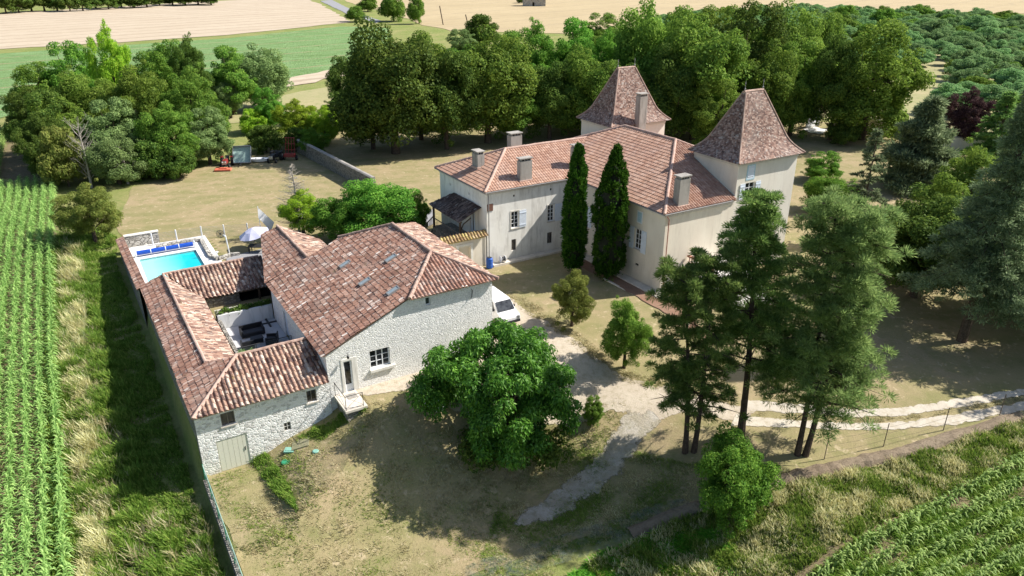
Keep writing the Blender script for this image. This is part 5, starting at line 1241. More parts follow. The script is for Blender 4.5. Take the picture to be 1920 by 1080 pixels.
def proto_tree(seed, name, rx=4.5, rz=4.0, cz=6.0, nc=85, rc=1.15, n=17000, L=.34, Wd=.2, low=-.75, lump=.25, mat=None, bark=None, r0=.28, nl=12, **kw):
    rs = np.random.RandomState(seed); C, R = clumps(rs, nc, rx, rx, rz, cz, rc, low, lump=lump)
    V, F = leaf_cloud(rs, C, R, n, L, Wd, **kw)
    t = empty('proto', (0, 0, 0)); tr = limbs(rs, C, cz, r0, nl).build('trunk', bark or M['bark_grey'], t)
    # bring every prototype to 10 m tall and 10 m across
    r_ = np.hypot(V[:, 0], V[:, 1]); t['sw'] = float(5/np.percentile(r_, 98.5)); t['sh'] = float(10/np.percentile(V[:, 2], 99.6))
    cr = np_mesh('crown', V, F, mat or M['leaf_dark'], t)
    return t
def put(proto, name, loc, sx, sz, mat, label, cat, group=None, rot=0, sy=None):
    r = proto.copy(); col.objects.link(r); r.name = name
    for k_ in ('label', 'category', 'group', 'sw', 'sh'):
        if k_ in r: del r[k_]
    r.location = loc; r.scale = (sx, sy or sx, sz); r.rotation_euler = (0, 0, rot)
    tag(r, label, cat, group)
    for ch_ in proto.children:
        c = ch_.copy(); col.objects.link(c); c.parent = r
        if ch_.name.startswith('crown') and mat is not None:
            c.material_slots[0].link = 'OBJECT'; c.material_slots[0].material = mat
    return r
PR = {}
PR['a'] = proto_tree(11, 'broadleaf_tree', rz=4.7, cz=5.3, rc=.95, nc=170, n=42000, L=.24, Wd=.15, low=-.92)
PR['b'] = proto_tree(12, 'broadleaf_tree', rx=4.2, rz=4.9, cz=5.4, nc=190, rc=.8, n=42000, L=.23, Wd=.14, lump=.3, low=-.92)
PR['c'] = proto_tree(13, 'broadleaf_tree', rx=4.6, rz=4.6, cz=5.3, nc=120, rc=1.15, n=44000, L=.24, Wd=.15, lump=.32, low=-.92)
PR['w'] = proto_tree(14, 'willow_tree', rx=4.2, rz=4.9, cz=5.3, nc=190, rc=.8, n=42000, L=.34, Wd=.09, lump=.35, axis_out=.8, up=.2, low=-.9)
PR['s'] = proto_tree(15, 'shrub', rx=4.6, rz=4.3, cz=4.4, nc=80, rc=1.35, n=16000, L=.42, Wd=.26, low=-.95, lump=.3, r0=.2)
PR['o'] = proto_tree(16, 'orchard_tree', rx=4.8, rz=3.6, cz=5.0, nc=70, rc=1.2, n=11000, L=.52, Wd=.26, lump=.3, r0=.3, nl=6, low=-.9)
def at(px, py): return UN(px, py, 0)
def tree_px(kind, name, px, py, top, wpx, mat, label, cat='tree', group=None, seed=0, ground=None, z=0):
    """tree rooted where its foot is seen, its height and spread surveyed from there"""
    p = GT(px, py) if ground is None else ground
    D = math.hypot(p.x, p.y)
    ang = PITCH + math.atan2(top-540, FPX)
    h = max(1.0, (HC - p.y*math.tan(ang)) - p.z)
    dep = p.y*math.cos(PITCH)+(HC-p.z-h/2)*math.sin(PITCH)
    wd = wpx*dep/FPX*(1.14 if name in ('lime_tree', 'plane_tree', 'broadleaf_tree') else 1)
    hp = 10/PR[kind]['sh']; wp = 10/PR[kind]['sw']
    random.seed(seed*77+int(px)); 
    return put(PR[kind], name, p, wd/wp, h/hp, mat, label, cat, group, rot=random.uniform(0, 6.28))
L_ = M
T = [
 # kind, name, foot x, foot y, top y, width px, material, label
 # --- hedge wood at the left of the yard
 ('w', 'poplar_tree', 235, 250, 52, 90, 'leaf_bright', 'tall pale yellow green tree rising highest above the left wood beside the striped field'),
 ('b', 'broadleaf_tree', 150, 240, 82, 110, 'leaf_fresh', 'fresh green rounded tree at the back left of the left wood'),
 ('b', 'broadleaf_tree', 90, 250, 120, 110, 'leaf_mid', 'mid green tree at the far left edge of the left wood against the green crop'),
 ('w', 'broadleaf_tree', 88, 292, 165, 110, 'leaf_dark', 'dark tree at the left corner of the left wood beside the shaded maize'),
 ('b', 'broadleaf_tree', 295, 235, 100, 95, 'leaf_fresh', 'bright green dense tree in the middle of the back row of the left wood'),
 ('w', 'cedar_tree', 372, 225, 72, 85, 'leaf_dark', 'dark shaggy evergreen standing tall in the back row of the left wood'),
 ('a', 'broadleaf_tree', 325, 210, 78, 80, 'leaf_mid', 'green round tree just left of the dark shaggy evergreen'),
 ('b', 'broadleaf_tree', 440, 215, 90, 110, 'leaf_mid', 'mid green tree between the dark shaggy evergreen and the green crop'),
 ('c', 'broadleaf_tree', 492, 205, 92, 105, 'leaf_grey', 'grey green tree at the right end of the left wood beside the green crop'),
 ('s', 'shrub', 232, 215, 122, 80, 'leaf_bright', 'vivid yellow green crown peeping out in the centre of the left wood'),
 ('w', 'broadleaf_tree', 165, 300, 140, 150, 'leaf_olive', 'olive green willowy tree in the middle left of the left wood'),
 ('b', 'broadleaf_tree', 110, 320, 175, 130, 'leaf_dark', 'dark leafy tree above the bare dead branches in the left wood'),
 ('w', 'broadleaf_tree', 270, 300, 130, 140, 'leaf_olive', 'brownish olive tree in the centre front of the left wood'),
 ('w', 'broadleaf_tree', 375, 290, 130, 120, 'leaf_mid', 'feathery green tree in the front right of the left wood'),
 ('b', 'broadleaf_tree', 225, 325, 190, 120, 'leaf_grey', 'grey green tree behind the bare dead branches'),
 ('w', 'broadleaf_tree', 330, 322, 195, 110, 'leaf_mid', 'drooping green tree overhanging the shaded yard edge'),
 ('b', 'broadleaf_tree', 395, 308, 205, 90, 'leaf_grey', 'grey green bushy tree just left of the red tractor'),
 ('w', 'shrub', 95, 335, 215, 90, 'leaf_dark', 'dark bush at the left foot of the left wood beside the maize'),
 ('c', 'shrub', 225, 345, 255, 110, 'leaf_grey', 'pale grey green shrub spreading low at the corner of the mown yard'),
 ('s', 'shrub', 130, 350, 240, 100, 'leaf_autumn', 'yellowing olive shrub tangled with bare branches at the left wood'),
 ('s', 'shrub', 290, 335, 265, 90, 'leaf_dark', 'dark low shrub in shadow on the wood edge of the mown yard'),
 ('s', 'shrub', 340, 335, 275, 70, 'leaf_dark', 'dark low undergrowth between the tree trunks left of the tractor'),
 ('w', 'shrub', 180, 455, 348, 118, 'leaf_autumn', 'olive bushy shrub alone between the maize and the mown yard corner'),
 ('a', 'pine_tree', 434, 222, 152, 55, 'leaf_grey', 'small grey green pine with a bare stem at the right of the left wood'),
 # --- bright shrubs and bamboo by the yard wall
 ('s', 'shrub', 478, 250, 205, 62, 'leaf_bright', 'bright yellow green shrub above the white boat'),
 ('b', 'shrub', 508, 245, 165, 62, 'leaf_fresh', 'green shrub rising behind the bright yellow green shrubs'),
 ('w', 'bamboo_clump', 560, 270, 188, 95, 'leaf_bright', 'bright bamboo like clump at the end of the stone yard wall'),
 ('w', 'bamboo_clump', 612, 270, 200, 72, 'leaf_bright', 'bright bamboo like clump just right of the stone yard wall'),
 ('w', 'shrub', 590, 290, 240, 60, 'leaf_fresh', 'dark green feathery shrub leaning over the stone yard wall'),
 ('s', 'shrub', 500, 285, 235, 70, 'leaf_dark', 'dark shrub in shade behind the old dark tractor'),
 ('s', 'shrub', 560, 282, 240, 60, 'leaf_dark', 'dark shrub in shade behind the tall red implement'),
 ('b', 'shrub', 632, 245, 175, 60, 'leaf_dark', 'dark green shrub between the bamboo and the great lime trees'),
 # --- great trees behind the house
 ('c', 'lime_tree', 742, 288, 50, 200, 'leaf_dark', 'huge dark lime tree, leftmost of the great trees behind the manor'),
 ('b', 'lime_tree', 700, 280, 95, 110, 'leaf_dark', 'dark lime tree on the left flank of the huge dark lime'),
 ('c', 'lime_tree', 915, 268, 68, 175, 'leaf_mid', 'large olive green lime tree behind the left chimney of the manor'),
 ('a', 'lime_tree', 838, 280, 100, 130, 'leaf_dark', 'dark green tree filling the gap between the two largest lime trees'),
 ('b', 'lime_tree', 968, 262, 130, 110, 'leaf_mid', 'mid green tree just above the rear chimney of the manor wing'),
 ('w', 'plane_tree', 1005, 215, 45, 115, 'leaf_fresh', 'bright green tree at the left of the fresh green group behind the manor'),
 ('b', 'plane_tree', 1075, 205, 38, 120, 'leaf_fresh', 'bright green tree in the middle of the fresh green group behind the manor'),
 ('w', 'plane_tree', 1130, 220, 62, 100, 'leaf_fresh', 'bright green tree at the right of the fresh green group near the left tower'),
 ('a', 'plane_tree', 1060, 245, 110, 120, 'leaf_mid', 'mid green tree low in front of the fresh green group'),
 ('s', 'broadleaf_tree', 905, 92, 28, 66, 'leaf_dark', 'dark round walnut tree on the edge of the wheat field'),
 ('b', 'broadleaf_tree', 868, 110, 55, 55, 'leaf_grey', 'small grey green tree below the dark round walnut'),
 ('b', 'broadleaf_tree', 1120, 110, 26, 80, 'leaf_mid', 'mid green distant tree at the wheat edge left of the lime avenue'),
 ('c', 'lime_tree', 1215, 235, 12, 150, 'leaf_olive', 'very tall olive lime tree straight behind the left tower'),
 ('c', 'lime_tree', 1300, 262, 30, 190, 'leaf_mid', 'massive lime tree filling the gap between the two towers'),
 ('b', 'lime_tree', 1385, 240, 8, 160, 'leaf_dark', 'very tall dark lime tree above the right tower'),
 ('c', 'lime_tree', 1260, 270, 95, 130, 'leaf_dark', 'dark lime tree in front just right of the left tower'),
 ('b', 'lime_tree', 1340, 290, 150, 110, 'leaf_olive', 'lower olive lime tree beside the right tower roof'),
 ('c', 'lime_tree', 1450, 225, 18, 140, 'leaf_olive', 'tall olive lime tree rising behind the right tower ridge'),
 ('b', 'lime_tree', 1480, 255, 80, 110, 'leaf_mid', 'lime tree overhanging the right slope of the right tower'),
 ('a', 'lime_tree', 1150, 262, 115, 120, 'leaf_dark', 'dark tree hugging the left side of the left tower'),
 ('b', 'plane_tree', 1615, 262, 42, 190, 'leaf_olive', 'spreading light green tree by the white gate with sunlit right side'),
 ('a', 'plane_tree', 1555, 262, 70, 110, 'leaf_dark', 'dark left companion of the spreading tree by the white gate'),
 ('s', 'shrub', 1583, 272, 222, 62, 'leaf_dark', 'dark ivy mound at the foot of the spreading tree by the gate'),
 ('a', 'lime_tree', 660, 232, 110, 90, 'leaf_dark', 'dark tree behind the stone yard wall between bamboo and limes'),
 ('a', 'lime_tree', 790, 262, 62, 120, 'leaf_mid', 'mid green lime crown between the huge dark lime and the olive lime'),
 ('a', 'lime_tree', 870, 235, 88, 110, 'leaf_mid', 'green tree low between the left limes behind the manor'),
 ('b', 'lime_tree', 950, 225, 62, 110, 'leaf_fresh', 'fresh green tree right behind the olive green lime'),
 ('a', 'lime_tree', 1030, 262, 120, 110, 'leaf_dark', 'dark understorey tree left of the left tower'),
 ('c', 'lime_tree', 1100, 262, 95, 120, 'leaf_mid', 'mid green understorey tree just left of the left tower'),
 ('c', 'lime_tree', 1180, 205, 30, 120, 'leaf_mid', 'mid green avenue tree far behind the left tower'),
 ('b', 'lime_tree', 1255, 215, 20, 130, 'leaf_mid', 'green avenue tree between the towers, back row left'),
 ('b', 'lime_tree', 1345, 205, 14, 130, 'leaf_olive', 'olive avenue tree between the towers, back row right'),
 ('c', 'lime_tree', 1420, 262, 90, 110, 'leaf_mid', 'green tree directly behind the right tower roof'),
 ('a', 'lime_tree', 1515, 215, 30, 120, 'leaf_mid', 'mid green tree between the avenue and the white gate'),
 # --- right park
 ('w', 'purple_plum_tree', 1800, 280, 168, 95, 'leaf_purple', 'dark purple leaved plum tree'),
 ('b', 'laurel_bush', 1538, 338, 286, 80, 'leaf_fresh', 'round bright laurel bush nearest the right tower corner, upper of two'),
 ('c', 'laurel_bush', 1548, 396, 330, 96, 'leaf_fresh', 'round bright laurel bush below the other by the right tower, lower of two'),
 ('w', 'holm_oak', 1790, 480, 285, 200, 'leaf_olive', 'broad olive topped holm oak in the right park'),
 ('c', 'holm_oak', 1712, 556, 372, 215, 'leaf_dark', 'very dark round holm oak mass beside the great cedar'),
 ('b', 'holm_oak', 1700, 500, 360, 110, 'leaf_dark', 'dark left lobe of oak trees bordering the sunny park lawn'),
 ('b', 'oak_tree', 2150, 600, 250, 330, 'leaf_dark', 'large dark oak tree right of the great cedar, shading the track'),
 ('c', 'oak_tree', 2120, 700, 380, 300, 'leaf_mid', 'broad oak tree nearest the track beyond the right edge of the lawn'),
 ('c', 'holm_oak', 1905, 590, 420, 190, 'leaf_dark', 'dark evergreen oak filling the shade right behind the cedar trunk'),
 # --- near the drive
 ('w', 'fruit_tree', 1072, 612, 508, 92, 'leaf_autumn', 'small browning fruit tree left of two beside the drive below the cypresses'),
 ('w', 'fruit_tree', 1170, 690, 565, 98, 'leaf_olive', 'small green fruit tree right of two beside the drive near the kerb'),
 ('b', 'shrub', 1112, 795, 742, 46, 'leaf_mid', 'small green shrub at the fork of the drive and the stony path'),
 ('a', 'shrub', 1365, 975, 822, 165, 'leaf_fresh', 'large dense green bush at the bottom below the pines'),
 # --- yard trees behind the barn
 ('c', 'fig_tree', 715, 452, 340, 165, 'leaf_fresh', 'broad bright green fig tree directly behind the barn ridge'),
 ('a', 'fig_tree', 640, 455, 372, 110, 'leaf_fresh', 'green leafy tree behind the annexe roof, left part of the fig group'),
 ('b', 'fig_tree', 785, 440, 358, 55, 'leaf_fresh', 'small slim green tree beside the porch stair'),
 ('w', 'maple_tree', 570, 442, 358, 100, 'leaf_bright', 'yellow green young tree in front of the dead conifer'),
]
for i, (kd, nm, x, y, tp_, wp_, mt, lb) in enumerate(T):
    g = None
    ground = None
    cat = 'shrub' if nm in ('shrub', 'laurel_bush', 'bamboo_clump') else 'tree'
    tree_px(kd, nm, x, y, tp_, wp_, M[mt], lb, cat, g, seed=i)
# distant line of trees at the top left, distant hedge shrubs by the lane
random.seed(5)
for i in range(20):
    x = -60+i*24; tree_px('o', 'distant_tree', x, 26-x*.045+random.uniform(-2, 2), -18+random.uniform(-8, 8), 46+random.uniform(-8, 14), M['leaf_dark'], 'dark green tree in the far tree line beyond the striped stubble field', 'tree', 'trees of the far tree line', seed=i)
for (x, y, t_, w_), lb in (((668, 41, 12, 40), 'low dark roadside bush left of three by the far lane'), ((690, 22, -6, 40), 'small roadside tree at the top edge by the far lane'), ((738, 40, -14, 56), 'large dark roadside tree in the middle of the far lane clump'), ((780, 45, -8, 36), 'slim roadside tree at the right of the far lane clump')):
    tree_px('s', 'roadside_tree', x, y, t_, w_, M['leaf_mid'], lb, 'tree', seed=x)
tree_px('s', 'hut_bush', 978, 6, -8, 22, M['leaf_dark'], 'bush beside the distant stone hut', 'shrub', seed=4)
# orchard in rows behind the park
def orchard():
    rnd = random.Random(8); n = 0
    for i in range(34):
        for j in range(34):
            x = 52+i*8.6+(j % 2)*1.5; y = 112+j*9.0+i*1.4
            p = Vector((x+rnd.uniform(-1, 1), y+rnd.uniform(-1, 1), 0))
            d = p.y*math.cos(PITCH)+HC*math.sin(PITCH); px = 960+FPX*p.x/d; py = 540-FPX*(p.y*math.sin(PITCH)-HC*math.cos(PITCH))/d
            if px > 2010 or px < 1180: continue
            lo = np.interp(px, [1180, 1480, 1540, 1700, 1760, 1930, 2010], [100, 75, 110, 160, 215, 250, 262])
            hi = np.interp(px, [1180, 1300, 1500, 1650, 1920], [62, 40, 30, 34, 45])
            if not (hi < py < lo): continue
            if 1670 < px < 1760 and py > 128 : continue
            if n >= 290: continue
            n += 1
            big = rnd.random() < .06
            s = (.78 if not big else 1.0)*rnd.uniform(.85, 1.15)*(1.0 if py > 80 else 1.15)
            put(PR['o'], 'orchard_tree', p, s, s*rnd.uniform(.6, .75), M['leaf_orchard'] if rnd.random() < .8 else M['leaf_mid'], 'round bushy orchard tree standing in the rows beyond the park', 'tree', 'orchard trees in rows', rot=rnd.uniform(0, 6.28))
orchard()
for o in list(PR.values()):
    for c in list(o.children): bpy.data.objects.remove(c)
    bpy.data.objects.remove(o)

# ------------------------------------------------------------------ the great walnut in front of the barn
def walnut():
    p = GT(948, 832); rs = np.random.RandomState(5)
    t = empty('walnut_tree', p, 'huge spreading glossy green walnut tree in front of the white barn', 'tree')
    n = 230; d = unit(rs.normal(size=(n*2, 3))); d = d[d[:, 2] > -.75][:n]
    r = .55+.45*rs.random((len(d), 1))**.5
    lump = 1+.2*np.sin(d[:, :1]*4+1)*np.sin(d[:, 1:2]*5)+.08*np.sin(d[:, 2:]*9)
    C = d*r*lump*np.array([4.65, 4.4, 3.55])+np.array([-.6, .7, 3.8])
    C[:, 2] = np.maximum(C[:, 2], 1.0+.3*rs.random(len(C)))
    C = C[~((C[:, 0] < -2.6) & (C[:, 2] < 3.1) & (C[:, 1] < 1.6))]
    R = (.5+.5*rs.random((len(C), 1)))*np.array([[1, 1, .8]])
    V, F = leaf_cloud(rs, C, R, 72000, .26, .10, up=.25, rand=.8, shell=.3, droop=.55, axis_out=.5)
    np_mesh('crown', V-0, F, M['leaf_walnut'], t)
    q = limbs(rs, C, 4, .34, 26); q.build('trunk', M['bark_grey'], t, local=True)
    # low suckers and shade plants round the foot
    C = np.stack([rs.uniform(-2.4, 3.6, 46), rs.uniform(-2.6, .2, 46), rs.uniform(.1, .9, 46)], -1); C[:, 2] += (C[:, 1]+3.4)*.12
    R = (.55+.5*rs.random((46, 1)))*np.array([[1, 1, .7]])
    V, F = leaf_cloud(rs, C, R, 7000, .26, .13, droop=.3)
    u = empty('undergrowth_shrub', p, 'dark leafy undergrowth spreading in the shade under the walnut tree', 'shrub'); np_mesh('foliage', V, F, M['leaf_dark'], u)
walnut()
# ------------------------------------------------------------------ conifers
def needle_cloud(rs, C, R, n, L, Wd, up=.25, axis=None):
    k = len(C); w = R[:, 0]**2; w = w/w.sum(); ci = rs.choice(k, n, p=w)
    d = rs.normal(size=(n, 3)); d[:, 2] += up
    if axis is not None: d = d + axis[ci]
    d = unit(d); pos = C[ci] + d*R[ci]*(.35+.65*rs.random((n, 1)))
    nn = unit(np.cross(d, rs.normal(size=(n, 3)))); b = np.cross(nn, d)
    l = L*(.6+.8*rs.random((n, 1))); w_ = Wd*(.7+.6*rs.random((n, 1)))
    V = np.stack([pos - d*l*.5, pos + b*w_*.5, pos + d*l*.5, pos - b*w_*.5], 1).reshape(-1, 3)
    return V, np.arange(4*n).reshape(n, 4)
def pine(px, py, top, label, mat, stems, nb, lenf, z0f, nt=4, n=22000, seed=1, tuft=.42, L=.30, Wd=.055, r0=.24, dead=0, lean=(0, 0), name='pine_tree', droop=.05, bark=None):
    p = GT(px, py); D = math.hypot(p.x, p.y); ang = PITCH+math.atan2(top-540, FPX); h = (HC-p.y*math.tan(ang))-p.z
    rs = np.random.RandomState(seed); t = empty(name, p, label, 'tree'); q = MB(); C = []; A = []
    for si, (ox, oy, tx, ty, hf) in enumerate(stems):
        H = h*hf; path = [np.array([ox+(tx-ox)*f+.12*math.sin(f*5+si), oy+(ty-oy)*f+.1*math.cos(f*4+si), -.4+(H+.4)*f]) for f in np.linspace(0, 1, 9)]
        q.tube(path, [r0*(1.25 if i == 0 else 1)*(1-.9*i/8)+.02 for i in range(9)], 8)
        for b in range(nb):
            f = z0f+(1-z0f)*((b+rs.random())/nb)**.85; f = min(f, .985)
            base = np.array([np.interp(f, np.linspace(0, 1, 9), [q_[i] for q_ in path]) for i in range(3)])
            a = b*2.4+rs.uniform(-.4, .4)+si; ln = lenf(f)*rs.uniform(.65, 1.15)
            dr = np.array([math.cos(a), math.sin(a), 0]); e = base+dr*ln+np.array([0, 0, ln*(.28*f-droop+.1*rs.random())])
            m = (base+e)/2+np.array([0, 0, ln*.05]); q.tube([base, m, e], [.055*(1.2-f)+.02, .035, .012], 5)
            bare = rs.random() < dead*(1-f)
            k = max(1, int(nt*(ln/2)+.5)) if not bare else (1 if rs.random() < .5 else 0)
            for j in range(k):
                g = .35+.65*(j+.6)/max(1, k) if k > 1 else 1.0
                c = base+(e-base)*g+rs.normal(size=3)*np.array([.5, .5, .3])*(ln*.38)
                if rs.random() < .6: q.tube([base+(e-base)*g*.8, c], [.02, .01], 4, False)
                C.append(c); A.append(dr*.5+np.array([0, 0, .55]))
    C = np.array(C); A = np.array(A); R = tuft*(.7+.6*rs.random((len(C), 1)))*np.array([[1.15, 1.15, .75]])
    V, F = needle_cloud(rs, C, R, n, L, Wd, axis=A)
    q.build('trunk', bark or M['bark_pine'], t, local=True); np_mesh('crown', V, F, mat, t)
    return t
pine(1290, 850, 478, 'dark pine with two slender stems, leftmost of the three front pines', M['needle_pine'], [(-.15, 0, -1.1, .2, .93), (.25, 0, .55, 0, 1.0)], 40, lambda f: 2.6*(1-.45*f) if f > .45 else 2.8, .22, n=72000, L=.25, Wd=.042, seed=3, dead=1.0, tuft=.40, r0=.17, nt=8)
pine(1390, 815, 368, 'tall dark pine with a single straight trunk, middle of the three front pines', M['needle_pine'], [(0, 0, -.9, .1, 1.0)], 80, lambda f: 3.1*(1-.72*f**1.6), .30, n=88000, L=.25, Wd=.042, seed=4, dead=.5, tuft=.44, r0=.23, nt=9)
pine(1500, 856, 385, 'feathery light green pine forking into two stems, rightmost of the front pines', M['needle_pale'], [(-.15, 0, .1, 1.2, 1.0), (.2, 0, 1.6, .6, .97)], 60, lambda f: 3.5*(1-.62*f**1.5), .22, n=130000, seed=6, dead=.3, tuft=.46, r0=.17, L=.26, Wd=.042, droop=.14, nt=9)
# low trailing branches of the double pine
# slender pine seen behind
def cypress(px, py, top, wpx, label, seed, tip=0):
    p = GT(px, py); D = math.hypot(p.x, p.y); ang = PITCH+math.atan2(top-540, FPX); h = (HC-p.y*math.tan(ang))-p.z
    dep = p.y*math.cos(PITCH)+(HC-h/2)*math.sin(PITCH); w_ = wpx*dep/FPX/2
    rs = np.random.RandomState(seed); t = empty('cypress_tree', p, label, 'tree')
    n = 520; f = rs.random(n); a = rs.random(n)*6.28
    prof = np.interp(f, [0, .08, .3, .55, .8, .93, 1], [.55, .85, 1.0, .92, .62, .34, .08])
    rr = w_*prof*(.72+.28*rs.random(n))*(1+.12*np.sin(a*3+f*9))
    C = np.stack([rr*np.cos(a)+tip*f**2, rr*np.sin(a), .3+f*(h-.5)], -1); R = (.24+.18*rs.random((n, 1)))*np.array([[.8, .8, 2.0]])
    V, F = needle_cloud(rs, C, R, 30000, .26, .10, up=1.1, axis=np.stack([np.cos(a)*.6, np.sin(a)*.6, a*0+.8], -1))
    np_mesh('crown', V, F, M['needle_cypress'], t)
    q = MB(); q.lathe([(w_*.45, .6), (w_*.75, h*.25), (w_*.68, h*.5), (w_*.42, h*.78), (.04, h*.96)], (0, 0, 0), 10); q.tube([(0, 0, -.3), (0, 0, h*.3)], [.18, .12], 7)  # lathe core fills the crown; its near-black colour paints the shade inside
    q.build('trunk', M['needle_cypress'] if False else flat('inner cypress shade', (.012, .016, .008), .95), t, local=True)
cypress(1074, 512, 276, 44, 'slim dark columnar cypress, left of two against the manor front', 21, .15)
cypress(1138, 522, 280, 68, 'stouter dark columnar cypress, right of two against the manor front', 22, .3)
def layered(px, py, top, label, mat, wf, seed, tiers=26, name='cedar_tree', n=30000, lean=(0, 0), z0f=.15, droop=.12, L=.34, Wd=.08, width=5, shape=None, tuft=.5, r0=.35, flatn=.35, nb=7):
    p = GT(px, py); D = math.hypot(p.x, p.y); ang = PITCH+math.atan2(top-540, FPX); h = (HC-p.y*math.tan(ang))-p.z
    rs = np.random.RandomState(seed); t = empty(name, p, label, 'tree'); q = MB(); C = []; A = []
    path = [np.array([lean[0]*f, lean[1]*f, -.4+(h+.4)*f]) for f in np.linspace(0, 1, 8)]
    q.tube(path, [r0*(1-.92*i/7)+.02 for i in range(8)], 9)
    for k in range(tiers):
        f = z0f+(1-z0f)*(k/tiers)**.95; ln0 = width*wf(f)
        for b in range(nb):
            a = rs.uniform(0, 6.28); ln = ln0*rs.uniform(.55, 1.1); zz = h*f+rs.uniform(-.3, .3)
            base = np.array([lean[0]*f, lean[1]*f, min(zz, h*.99)]); dr = np.array([math.cos(a), math.sin(a), 0])
            e = base+dr*ln+np.array([0, 0, -droop*ln+.05*ln*rs.random()]); m = (base+e)/2+np.array([0, 0, ln*.09])
            q.tube([base, m, e], [.06*(1.1-f)+.015, .035, .01], 4, False)
            k2 = max(2, int(ln/.55))
            for j in range(k2):
                g = .2+.8*(j+.5)/k2; side = np.array([-dr[1], dr[0], 0])*rs.normal()*ln*.16*(1.15-g*.6)
                mid = base*(1-g)**2+2*m*g*(1-g)+e*g*g
                C.append(mid+side+np.array([0, 0, rs.uniform(-.08, .05)])); A.append(dr*1.0+np.array([0, 0, -.1]))
    C = np.array(C); A = np.array(A); R = tuft*(.65+.7*rs.random((len(C), 1)))*np.array([[1, 1, flatn]])
    V, F = needle_cloud(rs, C, R, n, L, Wd, up=.2, axis=A); q.build('trunk', M['bark_grey'], t, local=True); np_mesh('crown', V, F, mat, t)
    return t
layered(1802, 640, 150, 'great blue green cedar with drooping layered branches and a pale bare lower trunk', M['needle_cedar'], lambda f: (1-f)**1.3*1.3 if f > .34 else .76, 31, tiers=34, n=120000, z0f=.21, width=6.3, lean=(1.0, .5), L=.28, Wd=.06, nb=10, tuft=.68, r0=.38, droop=.3, flatn=.5)
layered(1606, 455, 238, 'thin young cedar with a whip like leader beside the laurel bushes', M['needle_cedar'], lambda f: (1-f)**.9+.08, 32, tiers=22, n=15000, z0f=.05, width=3.0, nb=4, tuft=.34, r0=.14)
layered(1712, 352, 184, 'broad cone shaped grey green cypress in the middle of the right park', M['needle_cedar'], lambda f: (1-f)**.7*(.75+.25*math.sin(f*22)), 33, tiers=22, n=36000, z0f=.05, width=6.4, nb=9, tuft=.85, flatn=.6, L=.6, Wd=.14, droop=-.05, name='cypress_tree')
layered(1862, 300, 170, 'pointed green fir tree behind the great cedar at the right edge', M['needle_pine'], lambda f: (1-f)**.9+.05, 34, tiers=20, n=18000, z0f=.08, width=4.2, nb=6, tuft=.6, L=.5, Wd=.12, name='fir_tree')
# bleached dead conifer and the dead branches in the wood
def dead_tree(px, py, top, label, wfac, seed, up, nb, name='dead_tree', wd=1.4):
    p = GT(px, py); D = math.hypot(p.x, p.y); ang = PITCH+math.atan2(top-540, FPX); h = (HC-p.y*math.tan(ang))-p.z
    rs = np.random.RandomState(seed); t = empty(name, p, label, 'tree'); q = MB(); q.tube([(0, 0, -.3), (.1, 0, h*.5), (0, 0, h)], [.16, .11, .02], 7)
    b_ = MB()
    for i in range(nb):
        f = .12+.86*(i+rs.random())/nb; a = rs.uniform(0, 6.28); ln = wd*(wfac(f))*rs.uniform(.6, 1.1); base = Vector((0, 0, h*f)); dr = Vector((math.cos(a), math.sin(a), up))
        m = base+dr*ln*.55+Vector((0, 0, -.05)); e = base+dr*ln+Vector((0, 0, .12*ln)); b_.tube([base, m, e], [.03, .022, .010], 4, False)
        for s in range(4):
            g = rs.uniform(.3, 1); c = base.lerp(e, g); b_.tube([c, c+Vector((rs.normal(), rs.normal(), rs.normal()*.4+up))*ln*.24], [.011, .006], 4, False)
    q.build('trunk', M['bark_dead'], t, local=True); b_.build('branches', M['bark_dead'], t, local=True, fix=False)
dead_tree(562, 442, 306, 'bleached dead conifer with bare twigs behind the annexe', lambda f: (1.12-f)*1.9, 41, .05, 170, wd=1.5)
dead_tree(172, 352, 232, 'bare pale dead tree with upswept branches at the front of the left wood', lambda f: 1.3-f*.5, 42, .9, 46, wd=1.7)
dead_tree(240, 345, 275, 'bare grey leaning dead branches at the yard edge of the left wood', lambda f: 1.2-f*.5, 43, .7, 26, wd=1.4)

